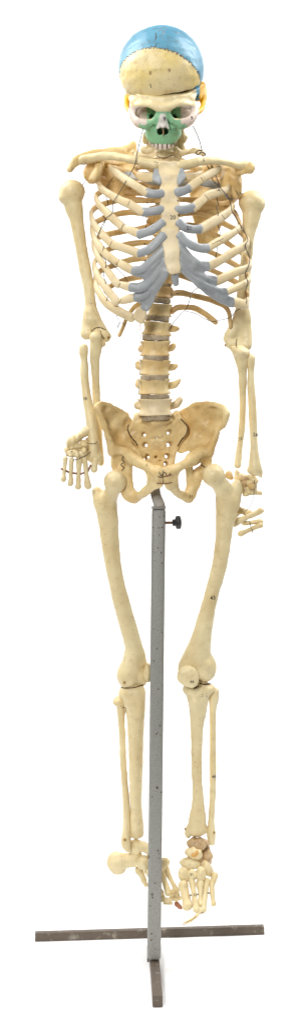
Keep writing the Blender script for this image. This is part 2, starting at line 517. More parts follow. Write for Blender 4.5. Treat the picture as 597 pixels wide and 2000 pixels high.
# ---- skull
BETA = math.radians(28)
sb, cb = math.sin(BETA), math.cos(BETA)
def skull_local(X, Y, Z, cx, cy, cz, roll=0.0):
    x, y, z = X - cx, Y - cy, Z - cz
    if roll:
        c, s = math.cos(roll), math.sin(roll); x, z = x * c + z * s, -x * s + z * c
    return x, y * cb + z * sb, -y * sb + z * cb       # lateral, backward, upward
def ell_local(l, u, v, a, b_, c):
    k0 = np.sqrt((l / a) ** 2 + (u / b_) ** 2 + (v / c) ** 2); k1 = np.sqrt((l / a ** 2) ** 2 + (u / b_ ** 2) ** 2 + (v / c ** 2) ** 2) + 1e-6
    return k0 * (k0 - 1) / k1
ZC = H + 567
CCAP = (314.5 - CX, 0, ZC - 0.8)
ROLL = math.radians(7.5)
def cap_f(X, Y, Z):
    l, u, v = skull_local(X, Y, Z, *CCAP, roll=ROLL)
    def se(a, b_, c):
        q = 2.35; hz = (np.abs(l / a) ** q + np.abs(u / b_) ** q) ** (2 / q) + (v / c) ** 2; return (np.sqrt(hz) - 1) * 80
    o = se(82, 92, 81); i = se(77, 86.5, 76)
    d = np.maximum(o, -i)
    return np.maximum(d, -(v + 24.5))
V, F = solid([Fn(cap_f, (-90, -105, ZC - 60), (110, 105, ZC + 100))], 1.7, 0.35)
def cap_label(C):
    l, u, v = skull_local(C[:, 0], C[:, 1], C[:, 2], *CCAP, roll=ROLL)
    z = 1.6 * np.sin(l * 0.9) + 1.3 * np.sin(l * 2.1 + 1) + 1.0 * np.sin(v * 1.3) + 1.0 * np.sin(v * 0.55 + l * .3)
    return (u + 0.77 * v + 19.0 + 0.40 * l + z + 22 * (l / 78) ** 2 > 0).astype(int)


def split(V, F, lab):
    F = np.asarray(F); C = V[F].mean(1); L = lab(C); out = {}
    for k in np.unique(L):
        f = F[L == k]; u, inv = np.unique(f, return_inverse=True)
        out[int(k)] = (V[u], inv.reshape(f.shape))
    return out


def suture(V, F, lab, la, lb, r, parent):
    """thin raised dirt line along the border between two labels"""
    F = np.asarray(F); L = lab(V[F].mean(1)); E = {}
    for fi, f in enumerate(F):
        for k in range(4):
            e = (min(f[k], f[(k + 1) % 4]), max(f[k], f[(k + 1) % 4])); E.setdefault(e, []).append(fi)
    segs = [e for e, q in E.items() if len(q) == 2 and {int(L[q[0]]), int(L[q[1]])} == {la, lb}]
    VV = []; FF = []
    for e in segs:
        a, b_ = V[e[0]], V[e[1]]
        if random.random() < 0.25: continue
        t = b_ - a; n = np.linalg.norm(t)
        if n < 0.1: continue
        t /= n; o = np.cross(t, [0.3, 0.5, 0.8]); o /= np.linalg.norm(o); u = np.cross(t, o); i0 = len(VV)
        for p in (a - t * .2, b_ + t * .2):
            for k in range(4):
                th = k * math.pi / 2; VV.append(p + (o * math.cos(th) + u * math.sin(th)) * r)
        for k in range(4): FF.append((i0 + k, i0 + (k + 1) % 4, i0 + 4 + (k + 1) % 4, i0 + 4 + k))
    return link('suture', VV, FF, SEAM, parent)


# lower skull and face ------------------------------------------------
CLOW = (319.5 - CX, 2, ZC - 1)
def low_f(X, Y, Z):
    l, u, v = skull_local(X, Y, Z, *CLOW)
    taper = 1 + 0.0026 * np.clip(-v - 25, 0, 80) + 0.0006 * np.clip(-u - 10, 0, 90)
    def se(a, b_, c):
        q = 2.5; hz = (np.abs(l * taper / a) ** q + np.abs(u / b_) ** q) ** (2 / q) + (v / c) ** 2; return (np.sqrt(hz) - 1) * 78
    o = se(78, 90, 82); i = se(72.5, 84.5, 76)
    return np.maximum(o, -i)
def cut_f(X, Y, Z):
    l, u, v = skull_local(X, Y, Z, *CLOW)
    return (v + 26.0)
face = [
    Fn(low_f, (-90, -100, ZC - 100), (110, 100, ZC + 60), 2),
    # forehead and brow
    Plate([(250, 160), (247, 180), (251, 191), (257, 202), (261, 212), (275, 209), (291, 209), (305, 213), (318, 218), (331, 213), (345, 208), (360, 208), (374, 210), (377, 200), (381, 190), (388, 172), (388, 150), (318, 150)], [(318, 170, -76), (318, 195, -70), (318, 212, -68), (250, 185, -22), (260, 205, -34), (387, 175, -14), (375, 205, -32), (284, 195, -58), (284, 175, -64), (350, 195, -57), (350, 175, -62), (300, 190, -67), (335, 190, -67)], 7, 8, edge=4),
    Cap([(263, 207, -36, 5), (275, 204, -54, 6), (290, 204, -66, 6), (305, 209, -72, 7), (318, 212, -73, 9), (331, 209, -72, 7), (346, 203, -66, 6), (361, 203, -54, 6), (374, 206, -36, 5)], 8),
    Cap([(389, 162, 4, 7), (388, 176, 2, 8), (385, 190, -4, 8)], 6),
    # cheek bones
    Cap([(263, 206, -34, 5), (261, 216, -36, 5.5), (263, 226, -40, 7), (271, 236, -46, 10), (284, 242, -51, 11)], 7),
    Cap([(375, 204, -34, 5), (379, 214, -36, 5.5), (377, 225, -40, 8), (366, 235, -46, 11), (353, 241, -51, 11)], 7),
    # rims under the orbits
    Cap([(270, 238, -50, 6), (288, 240, -55, 6), (300, 236, -60, 6), (306, 224, -64, 5)], 5),
    Cap([(366, 236, -50, 6), (350, 238, -55, 6), (336, 235, -60, 6), (330, 224, -64, 5)], 5),
    # upper jaw
    Ell((318, 252, -24), (34, 30, 26), 8),
    Cap([(295, 262, -14, 11), (303, 271, -26, 11.5), (318, 274, -31, 12), (333, 270, -26, 11.5), (342, 260, -14, 11)], 7),
    Cap([(318, 215, -66, 8), (317.5, 228, -67, 8)], 4), Plate([(312, 219), (323, 219), (326, 236), (330, 250), (318, 253), (304, 250), (309, 236)], [(318, 222, -70), (318, 250, -68), (306, 248, -58), (329, 248, -58)], 4, 4),
    # back wall of orbits, sphenoid and skull base
    Ell((284, 226, 6), (30, 26, 26), 8), Ell((352, 226, 6), (30, 26, 26), 8), Ell((318, 240, 20), (34, 34, 30), 8),
    # zygomatic arches
    Cap([(258, 221, -34, 5), (250, 213, -16, 4), (247.5, 203, 4, 4.5), (249, 192, 20, 7), (254, 184, 30, 9)], 3),
    Cap([(383, 221, -34, 5), (393, 213, -16, 4.5), (396, 202, 4, 5), (395, 190, 12, 8), (393, 178, 20, 10), (394, 166, 22, 7)], 3),
    # pterygoid / mastoid lumps behind the jaw
    Cap([(352, 262, 16, 9), (356, 272, 20, 8)], 5), Cap([(286, 265, 16, 8), (284, 275, 22, 6)], 5),
    Ell((318, 240, 14), (20, 22, 16), 3, 's'),
    Ell((284.5, 222, -50), (20.5, 34, 12), 3, 's', (0, 5, 0)),
    Ell((350, 221.5, -50), (20, 34, 11.8), 3, 's', (0, -5, 0)),
    Ell((296, 229, -10), (5.5, 30, 6), 2, 's'), Ell((340, 229, -10), (5.5, 30, 6), 2, 's'),
    Ell((312.8, 258, -40), (7, 44, 7), 1.5, 's'), Ell((322.6, 258, -40), (7, 44, 7), 1.5, 's'),
    Fn(cut_f, (-90, -110, ZC - 220), (110, 110, ZC + 60), 0.5, 'i'),
]
V, F = solid(face, 1.6, 0.3)
def face_label(C):
    sc = (D + C[:, 1]) / D; px = C[:, 0] / sc + CX; py = CY - (C[:, 2] - H) / sc; y = C[:, 1]
    l, u, v = skull_local(C[:, 0], C[:, 1], C[:, 2], *CLOW)
    w = np.sin(px * 0.8) + np.sin(py * 0.9 + px * 0.3)
    L = np.zeros(len(C), int)                                     # 0 frontal / base
    L[(np.abs(l) > 45) & (u > -52 + w) & (v > -46)] = 1            # parietal strip, blue
    L[(np.abs(l) > 40) & (u > -46 + w) & (v <= -40 + w)] = 2       # temporal, yellow
    L[(px < 252) & (py > 186)] = 2; L[(px > 386) & (py > 190)] = 2
    pass
    zl = (px < 288 + w * .6) & (px > 250) & (py > 208) & (y < -14); zr = (px > 352 + w * .6) & (px < 388) & (py > 207) & (y < -14)
    orb = ((px > 262) & (px < 304) & (py > 211) & (py < 236) | (px > 330) & (px < 372) & (py > 210) & (py < 236))
    L[zl] = 3; L[zr] = 6
    g = (px >= 287 + w * .6) & (px <= 353 + w * .6) & (py > 234) & (y < 6)
    g2 = (px >= 274) & (px <= 363) & (py > 240 + w) & (y < 6) & (py > 246 - 0.9 * np.minimum(np.abs(px - 287), np.abs(353 - px)))
    g3 = (px >= 286) & (px <= 353) & (py > 210 + w * .4) & (y < 10) & (y > -56)
    g4 = (px >= 296) & (px <= 340) & (py > 218) & (y < -4)
    L[g | g3 | g4] = 4
    L[((px < 290) & (px > 272) | (px > 350) & (px < 366)) & (py > 243 + w) & (y < -6)] = 4
    nb = (py > 222) & (py < 252) & (np.abs(px - 317.5) < 4.5 + (py - 222) * 0.29) & (y < -50)
    L[nb] = 5
    L[(py > 210) & (y > 8) & (px > 262) & (px < 376)] = 0
    L[(L == 2) & (px > 318)] = 7; L[(L == 1) & (px > 318)] = 8; L[(L == 8) & (px > 390 + w * .5)] = 7; L[(L == 7) & (px > 376) & (px < 388 + w * .5) & (py < 196)] = 8; L[(L == 0) & (px > 386) & (py < 220)] = 7
    return L
P = split(V, F, face_label)
skull = link('skull', *P[0], BONE, SK)
for k in (1, 8):
    if k in P: link('parietal_edge', *P[k], BLUE, skull)
for k in (2, 7): link('temporal_bone', *P[k], YELLOW, skull, label='yellow painted temple and cheek arch')
link('zygomatic_bone', *P[3], PINK, skull, label='pinkish white cheek bone'); zy = link('zygomatic_bone', *P[6], PINK, skull, label='pinkish white cheek bone')
mx = link('maxilla', *P[4], GREEN, skull, label='green painted upper jaw')
nb = link('nasal_bone', *P[5], WHITE, skull, label='white nasal bone')
V, F = solid([Fn(cap_f, (-90, -105, ZC - 60), (110, 105, ZC + 100))], 1.5, 0.35)
Q = split(V, F, cap_label)
fr = link('frontal_bone', *Q[0], SKIN_YEL, skull, label='cream yellow-mottled forehead of the sawn skull cap')
pa = link('parietal_bone', *Q[1], BLUE, skull, label='blue painted crown of the skull cap')
suture(V, F, cap_label, 0, 1, 0.55, skull)
# septum and teeth
V, F = sweep([(318, 252, -50, 1.4, 9), (318.6, 258, -46, 1.2, 9), (318, 264, -40, 1.4, 8)], (0, -1, 0), 8, 3, .02)
link('nasal_septum', V, F, RUSTB, skull)
teeth = [(293, 278, -18, 3.6), (298, 283, -27, 3.8), (304.5, 286.5, -34, 4.0), (312.5, 288.5, -38, 4.6), (321.5, 288.5, -38, 4.6), (329.5, 286.5, -34, 4.0), (336, 283, -27, 3.8), (341, 278, -18, 3.6)]
for x, y_, d, r in teeth:
    y_ -= 1.5; d += 2
    V, F = sweep([(x, y_ - 6, d, r * .8, r * .75), (x, y_, d - .5, r * .9, r * .7), (x, y_ + 4, d, r * .86, r * .5)], (0, -1, 0), 12, 2.5, .01, power=3)
    link('tooth', V, F, PINK, skull)
for i in range(7):
    x = (teeth[i][0] + teeth[i + 1][0]) / 2; y_ = (teeth[i][1] + teeth[i + 1][1]) / 2; d = min(teeth[i][2], teeth[i + 1][2])
    wire([(x, y_ - 8, d - .6), (x, y_ + 2, d - 1.2)], .7, SEAM, 'tooth_gap', skull, 3)
number('8', 321, 232, 8, nb); number('9', 374, 231, 8, zy); number('10', 340, 253, 6, mx)
number('1', 294, 168, 9, fr, 0.2); number('8', 293, 143, 8, fr, 0, COPPER); number('9', 330, 138, 8, fr, 0, COPPER)
# ---- spine
def vertebra(px, py, y, a, b_, h, tl=None, tr=None, mat=OCHRE, noise=0.35, vox=1.7, tilt=0.0, spin=30):
    """a,b half width/depth of the body, h half height; tl/tr = tip of left/right transverse process (dx,dy,dz px) """
    a = a * 1.12 + 1.6; c = W(px, py, y); ct, st = math.cos(tilt), math.sin(tilt)
    def body(X, Y, Z):
        x, yy, z = X - c[0], Y - c[1], Z - c[2]; x, z = x * ct + z * st, -x * st + z * ct
        w = 1 - 0.19 * (1 - np.clip(np.abs(z) / h, 0, 1) ** 2)
        r = (np.sqrt((x / (a * w)) ** 2 + (yy / (b_ * w)) ** 2) - 1) * min(a, b_)
        q = np.abs(z) - h
        return np.minimum(np.maximum(r + 1.5, q + 1.5), 0) + np.sqrt(np.maximum(r + 1.5, 0) ** 2 + np.maximum(q + 1.5, 0) ** 2) - 1.5
    pr = [Fn(body, c - [a + 2, b_ + 2, h + a * abs(st) + 2], c + [a + 2, b_ + 2, h + a * abs(st) + 2], 3)]
    yb = y + b_
    for sgn, tp in ((-1, tl), (1, tr)):
        pr.append(Cap([(px + sgn * a * .45, py - 2, yb - 3, 5), (px + sgn * a * .62, py - 2, yb + 9, 5), (px + sgn * a * .3, py + 2, yb + 18, 4), (px, py + 3, yb + 20, 4)], 3))
        pr.append(Cap([(px + sgn * a * .6, py - h * 1.2, yb + 10, 4), (px + sgn * a * .6, py + h * 1.25, yb + 13, 4)], 3))
        if tp: pr.append(Cap([(px + sgn * a * .7, py - 1, yb - 3, 7.5), (px + (sgn * a * .9 + tp[0]) * .5, py + tp[1] * .3, yb - 1, 6.8), (px + tp[0], py + tp[1], yb + 3 + (tp[2] if len(tp) > 2 else 0), (tp[3] - 1.6) if len(tp) > 3 else 3.2)], 4))
    pr.append(Cap([(px, py + 2, yb + 18, 4), (px, py + 8, yb + spin, 3.5), (px, py + 10, yb + spin + 8, 4)], 3, flat=((1, 0, 0), 1.6)))
    return make('vertebra', pr, mat, SK, vox, noise)


def disc(px, py, y, a, b_, h, parent, tilt=0.0, mat=None):
    c = W(px, py, y); ct, st = math.cos(tilt), math.sin(tilt)
    def f(X, Y, Z):
        x, yy, z = X - c[0], Y - c[1], Z - c[2]; x, z = x * ct + z * st, -x * st + z * ct
        r = (np.sqrt((x / a) ** 2 + (yy / b_) ** 2) - 1) * min(a, b_)
        return np.maximum(r, np.abs(z) - h)
    return make('intervertebral_disc', [Fn(f, c - [a + 2, b_ + 2, h + 6], c + [a + 2, b_ + 2, h + 6], 1)], mat or DISC, parent, 1.6, 0.5)


# neck: seven
neck = [(320, 252, 6, 10), (320, 263, 12, 11), (320, 273, 17, 12), (320, 283, 22, 15), (321, 293, 20, 18), (321, 304, 22, 19), (322, 315, 27, 19)]
for i, (x, y_, d, a) in enumerate(neck):
    t = [(-24, 2), (-24, 2), (-26, 2), (-33, 3), (-30, 4), (-33, 3, -4, 3), (-40, 2, -6, 4)][i]
    r = [(24, 2), (26, 0), (30, -2), (36, -3), (32, 2), (34, -2, -4, 3), (42, 0, -6, 4)][i]
    vertebra(x, y_, d - 8, a, 11, 4.9, t, r, PALE, 0.6, 1.7, spin=22)
for q in (((304, 300, 24, 6), (285, 303, 28, 5), (266, 303, 30, 6)), ((300, 312, 28, 5), (284, 308, 30, 4.5), (262, 298, 34, 5)), ((344, 302, 24, 5), (362, 298, 26, 4.5), (380, 294, 24, 5), (396, 300, 20, 5.5)), ((281, 292, 24, 7), (290, 297, 24, 6), (297, 292, 22, 6)), ((358, 268, 20, 7), (352, 280, 22, 7), (356, 291, 22, 6)), ((343, 292, 14, 6), (352, 299, 18, 6), (364, 296, 22, 5))):
    make('articular_process', [Cap([p for p in q], 3)], PALE, SK, 1.7, 0.8)
# thoracic + lumbar:  px, py, depth, a, b, h, tilt, tl, tr
spine = [
    (322, 331, 34, 17, 12, 7, 0, (-34, -2), (34, -2)), (321.5, 350, 42, 17, 13, 7.5, 0, (-33, -1), (33, -1)),
    (321, 369, 50, 17, 14, 8, 0, (-32, 0), (30, 0)), (320.5, 389, 56, 17, 14, 8, 0, (-31, 0), (28, 0)),
    (320, 409, 61, 17, 15, 8.5, 0, (-31, 0), (28, 0)), (319.5, 430, 64, 17.5, 15, 9, 0, (-31, 4), (28, 0)),
    (319, 452, 66, 18, 16, 9, 0, (-30, 4), (28, 0)), (318.5, 474, 66, 18.5, 16, 9.5, 0, (-29, 4), (27, 0)),
    (318, 497, 64, 18.5, 16, 9.5, .02, (-28, 6), (27, 0)), (317.5, 521, 60, 18.5, 17, 10, .03, (-27, 6), (25, 0)),
    (317, 545, 56, 19, 17, 10, .04, (-26, 4), (24, 2)), (314, 571, 50, 19, 17, 10.5, .06, None, (20, 6, -12, 6)),
    (311, 606, 43, 21, 18, 12, .06, None, (25, 4, -10, 5)),
    (306, 642, 36, 25, 19, 13, .07, None, (40, 0, -4, 5.5)), (303, 681, 28, 26, 20, 14.5, .0, (-27, 2), (35, -6, -4, 7)),
    (302, 718, 22, 27, 21, 14.5, .03, (-34, -9, -6, 5.5), (42, -4, -4, 5)), (301, 755, 18, 28, 21, 14.5, -.02, (-31, -11, -4, 5.5), (50, -13, -3, 4)),
    (303, 795, 14, 30, 23, 16, -.02, (-36, -6, -6, 7), (48, -14, -4, 7.5)),
]
vs = []
for i, (x, y_, d, a, b_, h, tl_, l, r) in enumerate(spine):
    vs.append(vertebra(x, y_, d, a, b_, h, l, r, OCHRE if i < 12 else (WARM if i < 17 else PALE), 0.4, 1.8, -tl_))
for i in range(11):
    s, t = spine[i], spine[i + 1]
    disc((s[0] + t[0]) / 2, (s[1] + s[5] + t[1] - t[5]) / 2, (s[2] + t[2]) / 2, t[3] * .93, t[4] * .9, max(1.2, (t[1] - t[5] - s[1] - s[5]) / 2 + .6), vs[i])
for i, (x, y_, d, a, h, tl_) in zip(range(11, 18), [(313.5, 587.5, 45, 18, 4, -.09), (306.5, 622, 38, 22, 4.6, -.09), (304.5, 660, 29, 25, 4.6, -.04), (304, 699.5, 23, 24.5, 4.6, -.07), (301, 737.5, 18, 26.5, 4.6, .0), (303, 775, 13, 27, 3.6, .04), (305, 814, 16, 27, 6.5, .08)]):
    disc(x, y_, d - 1, a + 1, 18 if i < 13 else 21, h, vs[i], tl_)
# pale wire down the left of the lumbar spine, thread
wire([(275, 652, 12), (273.5, 680, 4), (274, 715, 0), (271, 750, -4), (272, 779, -6)], 0.8, WIREP, 'spine_wire', SK)
wire([(276, 630, 12), (273, 636, 12), (275, 641, 12), (271, 644, 12)], 0.9, PAPER, 'red_thread', SK, 3)

# ---- sternum
ST = [(310, 321), (320, 317), (331, 319), (342, 317), (352, 321), (349, 338), (345, 355), (346, 372), (345, 386), (348, 398), (346, 418), (348, 440), (347, 460), (349, 480), (348, 505), (350, 528), (340, 534), (331, 531), (325, 515), (323, 497), (319, 480), (318, 462), (315, 445), (317, 425), (314, 404), (316, 386), (314, 372), (316, 355), (312, 338)]
sdep = [(331, 318, -28), (331, 350, -44), (331, 380, -54), (332, 420, -64), (334, 460, -71), (337, 500, -76), (341, 535, -78)]
stern = make('sternum', [Plate(ST, sdep, 5.5, 2, n=3, grow=1.9)], PALE, SK, 1.7, 0.35)
make('xiphoid_process', [Cap([(341, 531, -76, 8), (341.5, 545, -73, 6.5), (343, 554, -70, 5)], 2, flat=((0, 1, 0), 1.7))], GREYC, stern, 1.5, 0.2)
number('20', 337, 425, 8.5, stern)

# ---- ribs.  rear: spine -> flank ; front: flank -> end ; cart: end -> breastbone
def rib(rear, front, cart, rr=(5.6, 3.0), fr_=(7.4, 3.9), cr_=(7.2, 4.2), fmat=None):
    rr = (rr[0] * 1.1, rr[1] * 1.2); fr_ = (fr_[0] * 1.12, fr_[1] * 1.25); cr_ = (cr_[0] * 1.22, cr_[1] * 1.15)
    n = len(rear)
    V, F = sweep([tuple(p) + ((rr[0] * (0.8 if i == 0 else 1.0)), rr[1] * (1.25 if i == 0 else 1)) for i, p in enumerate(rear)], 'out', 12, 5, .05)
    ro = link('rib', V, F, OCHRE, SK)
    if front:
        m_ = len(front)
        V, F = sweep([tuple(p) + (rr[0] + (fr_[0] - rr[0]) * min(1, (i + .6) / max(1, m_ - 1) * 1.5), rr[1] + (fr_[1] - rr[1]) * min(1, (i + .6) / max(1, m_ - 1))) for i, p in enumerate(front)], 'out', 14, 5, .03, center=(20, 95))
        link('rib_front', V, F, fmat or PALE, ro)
    co = None
    if cart:
        V, F = sweep([tuple(p) + cr_ for p in cart], 'out', 12, 4, .04)
        co = link('costal_cartilage', V, F, GREYC, ro)
    return ro, co


# viewer's left side
rib([(309, 328, 44), (292, 326, 52), (272, 327, 44), (262, 334, 20), (268, 342, -8)], [(268, 342, -8), (280, 345, -24), (298, 346, -38)], None, (5, 3), (8.5, 3.5))
rib([(307, 346, 54), (285, 342, 66), (255, 338, 72), (228, 330, 58), (214, 326, 34), (217, 328, 8)], [(216, 328, 8), (224, 334, -6), (240, 347, -26), (262, 361, -46), (287, 377, -58)], [(285, 376, -57), (300, 379, -60), (317, 378, -58)])
rib([(305, 366, 62), (280, 362, 78), (245, 356, 88), (212, 350, 72), (194, 350, 44), (193, 357, 20)], [(192, 357, 22), (198, 368, 0), (215, 380, -20), (235, 391, -38), (253, 399, -50), (280, 415, -62)], [(278, 414, -61), (297, 413, -66), (317, 409, -65)])
rib([(303, 379, 68), (280, 378, 84), (240, 374, 94), (206, 373, 78), (190, 380, 48), (187, 388, 28)], [(187, 386, 30), (192, 398, 8), (206, 413, -14), (222, 428, -32), (240, 444, -46)], None)
rib([(240, 447, -46), (243, 446, -48)], [(240, 445, -46), (255, 450, -56), (272, 457, -64)], [(270, 458, -64), (290, 452, -70), (306, 443, -72), (318, 434, -72)])
rib([(297, 393, 72), (270, 391, 88), (235, 391, 92), (205, 398, 76), (186, 406, 50), (178, 416, 30)], [(178, 414, 32), (180, 430, 10), (192, 449, -10), (206, 464, -28), (220, 477, -40), (240, 484, -52), (272, 495, -64)], [(270, 495, -64), (290, 488, -72), (306, 474, -74), (320, 459, -74)])
rib([(298, 423, 76), (275, 416, 90), (250, 415, 94), (222, 420, 82), (195, 430, 60), (181, 440, 38), (179, 450, 24)], [(179, 448, 26), (185, 466, 6), (198, 486, -14), (212, 501, -28), (228, 513, -40)], None)
rib([(230, 514, -42), (233, 514, -43)], [(230, 512, -41), (245, 521, -52), (261, 530, -58)], [(259, 529, -58), (278, 525, -66), (298, 508, -72), (322, 486, -74)])
rib([(292, 440, 78), (278, 446, 88), (250, 450, 92), (215, 457, 80), (192, 464, 58), (182, 474, 34)], [(182, 472, 36), (184, 484, 18), (194, 505, -4), (210, 529, -24), (226, 551, -38), (232, 556, -42)], None, fr_=(6.8, 3.7))
rib([(233, 556, -42), (236, 557, -43)], [(236, 556, -44), (246, 559, -50), (256, 561, -54)], [(254, 561, -54), (275, 563, -60), (296, 545, -66), (324, 508, -74)])
rib([(294, 474, 78), (275, 474, 90), (248, 478, 92), (215, 486, 80), (196, 497, 58), (186, 510, 34)], [(186, 508, 36), (184, 520, 20), (192, 541, -2), (205, 560, -20), (218, 577, -32), (229, 591, -40)], None, fr_=(7.6, 3.9))
rib([(236, 588, -42), (239, 588, -43)], [(236, 588, -43), (250, 584, -48), (266, 580, -52)], [(263, 581, -52), (282, 576, -56), (300, 556, -62), (324, 524, -72)])
rib([(296, 507, 76), (270, 505, 88), (243, 511, 90), (215, 521, 78), (195, 530, 56), (186, 540, 36)], [(186, 538, 38), (187, 556, 16), (196, 576, -4), (210, 594, -20), (232, 608, -32), (259, 622, -38)], None, fr_=(7.8, 4))
rib([(296, 541, 70), (275, 541, 82), (243, 547, 84), (222, 556, 72), (212, 562, 60)], None, None, (5.2, 3))
rib([(296, 577, 60), (280, 589, 66), (262, 600, 62), (248, 620, 48), (240, 640, 36), (233, 655, 30)], None, None, (4.4, 2.8))
# viewer's right side
rib([(335, 328, 44), (352, 326, 52), (378, 327, 44), (394, 334, 20), (392, 340, 0)], [(392, 340, 0), (378, 346, -20), (360, 345, -38)], None, (5, 3), (8.5, 3.5))
rib([(337, 346, 54), (355, 342, 66), (385, 334, 72), (412, 324, 58), (430, 321, 34), (432, 326, 12)], [(432, 325, 14), (424, 332, -4), (408, 341, -22), (392, 350, -36), (369, 367, -52)], [(370, 367, -52), (358, 373, -57), (344, 376, -58)], fr_=(7.8, 4))
rib([(338, 366, 62), (360, 362, 78), (398, 356, 88), (428, 352, 72), (446, 354, 44), (449, 364, 20)], [(448, 363, 22), (440, 371, 4), (424, 376, -16), (404, 382, -34), (394, 391, -44), (376, 407, -58)], [(378, 405, -57), (362, 409, -64), (344, 410, -65)], fr_=(8, 4))
rib([(340, 390, 68), (365, 390, 84), (400, 394, 94), (430, 398, 78), (448, 396, 50), (455, 404, 26)], [(454, 402, 28), (448, 412, 6), (432, 424, -14), (412, 435, -32), (390, 448, -54)], [(392, 447, -53), (376, 448, -63), (360, 444, -70), (348, 434, -71)], fr_=(8.6, 4))
rib([(342, 412, 72), (365, 408, 86), (398, 405, 96), (430, 404, 84), (454, 412, 62), (464, 428, 36), (469, 444, 18)], [(468, 443, 20), (458, 453, 0), (436, 466, -24), (420, 475, -40), (404, 485, -54)], [(406, 485, -53), (388, 484, -66), (366, 474, -74), (349, 458, -74)])
rib([(340, 422, 76), (362, 417, 88), (386, 416, 96), (415, 426, 92), (445, 441, 74), (468, 453, 48), (481, 470, 20)], [(483, 468, 22), (480, 478, 4), (458, 491, -20), (432, 507, -42), (407, 521, -56)], None, fr_=(7.8, 4))
rib([(338, 450, 78), (365, 440, 90), (398, 448, 98), (424, 461, 90), (448, 478, 72), (472, 495, 46), (484, 512, 22)], [(487, 510, 24), (485, 522, 6), (462, 531, -18), (440, 541, -38), (421, 550, -50)], None, fr_=(7.8, 4))
rib([(337, 474, 78), (362, 474, 92), (405, 490, 96), (438, 506, 84), (467, 523, 58), (483, 540, 26)], [(486, 540, 26), (483, 550, 8), (464, 560, -16), (441, 571, -42)], None, fr_=(6.6, 3.8))
rib([(337, 500, 76), (365, 508, 88), (411, 527, 92), (446, 544, 78), (468, 557, 54), (482, 576, 24)], [(483, 586, 18), (478, 595, 0), (466, 592, -20), (453, 590, -34)], None, fr_=(9, 4.2))
rib([(337, 532, 70), (352, 538, 78), (376, 546, 84), (400, 556, 82)], None, None, (5.4, 3))
rib([(333, 574, 52), (352, 572, 66), (375, 577, 72), (397, 582, 70), (417, 588, 62), (436, 596, 48), (446, 610, 36), (448, 625, 30), (449, 638, 28)], None, None, (5.6, 3.4))
rib([(336, 608, 50), (346, 601, 60), (363, 600, 66), (380, 602, 64), (395, 610, 56), (408, 619, 48), (421, 630, 42)], None, None, (5.6, 3.4))
# fused lower costal cartilages
L6 = [(322, 474), (327, 510), (328, 536), (313, 560), (301, 583), (288, 607), (275, 602), (277, 592), (266, 588), (262, 582), (264, 574), (276, 571), (268, 570), (253, 566), (253, 553), (270, 554), (282, 547), (276, 541), (260, 537), (258, 522), (276, 520), (292, 506), (306, 492)]
rl = make('costal_cartilage', [Plate(L6, [(322, 490, -72), (326, 530, -72), (300, 510, -70), (262, 530, -56), (256, 560, -52), (265, 580, -50), (282, 600, -44), (300, 560, -62)], 4.2, 3, n=2, edge=3),
    Cap([(322, 492, -72, 5), (300, 520, -70, 5), (280, 531, -62, 5)], 2), Cap([(325, 512, -72, 5), (303, 543, -66, 5), (275, 562, -55, 5)], 2), Cap([(326, 530, -72, 5), (303, 563, -61, 5), (283, 581, -51, 5)], 2)], GREYC, SK, 1.6, 0.4,
    'fused grey lower rib cartilage left of the breastbone')
R6 = [(347, 456), (352, 470), (362, 484), (376, 500), (392, 511), (407, 512), (408, 528), (397, 530), (404, 538), (423, 541), (421, 558), (420, 560), (430, 564), (441, 564), (444, 575), (441, 577), (455, 582), (453, 599), (436, 594), (418, 584), (400, 572), (386, 560), (370, 546), (356, 534), (348, 522), (349, 490)]
rr_ = make('costal_cartilage', [Plate(R6, [(349, 470, -74), (349, 520, -74), (380, 515, -72), (407, 520, -58), (422, 550, -50), (443, 572, -42), (454, 590, -36), (385, 550, -64), (420, 580, -50)], 4.2, 3, n=2, edge=3),
    Cap([(351, 484, -74, 5), (375, 512, -71, 5), (400, 521, -60, 5)], 2), Cap([(351, 505, -74, 5), (385, 535, -66, 5), (415, 549, -52, 5)], 2), Cap([(353, 522, -74, 5), (390, 552, -64, 5), (435, 571, -44, 5)], 2), Cap([(370, 543, -69, 3), (410, 575, -52, 4), (448, 591, -36, 5)], 2)], GREYC, SK, 1.6, 0.4,
    'fused grey lower rib cartilage right of the breastbone')
for q in ([(301, 334), (306, 330), (311, 342), (314, 358), (308, 357), (299, 350)], [(352, 330), (357, 331), (360, 345), (358, 352), (348, 361), (347, 345)]):
    make('costal_cartilage', [Plate(q, [(q[0][0], q[0][1], -40), (q[3][0], q[3][1], -50)], 4, 2)], GREYC, SK, 1.5, .2)
number('21', 369, 446, 8, [o for o in bpy.data.objects if o.name.startswith('costal_cartilage') and abs(WLOC[o.name][0] - .068) < .02 and abs(WLOC[o.name][2] - 1.44) < .03][0])
# sawn end block of the lowest left rib
make('rib_front', [Plate([(273, 600), (286, 604), (278, 631), (262, 622), (262, 612)], [(273, 610, -42)], 5, 2)], PALE, SK, 1.6, .4)
# grey strap round the inside of the chest
V, F = sweep([(236, 344, 58, 6.5, 1.8), (252, 341, 40, 7, 1.8), (272, 346, 16, 7.5, 1.8), (300, 354, 2, 7.5, 1.8), (330, 358, -4, 7, 1.8), (350, 357, -4, 8, 1.8), (375, 354, 4, 8, 1.8), (405, 358, 18, 8, 1.8), (432, 369, 36, 8, 1.8), (454, 388, 58, 7.5, 1.8)], (0, -1, 0.2), 10, 6, 0, power=4)
link('chest_strap', V, F, STRAPM, SK, 'grey band behind the upper ribs')

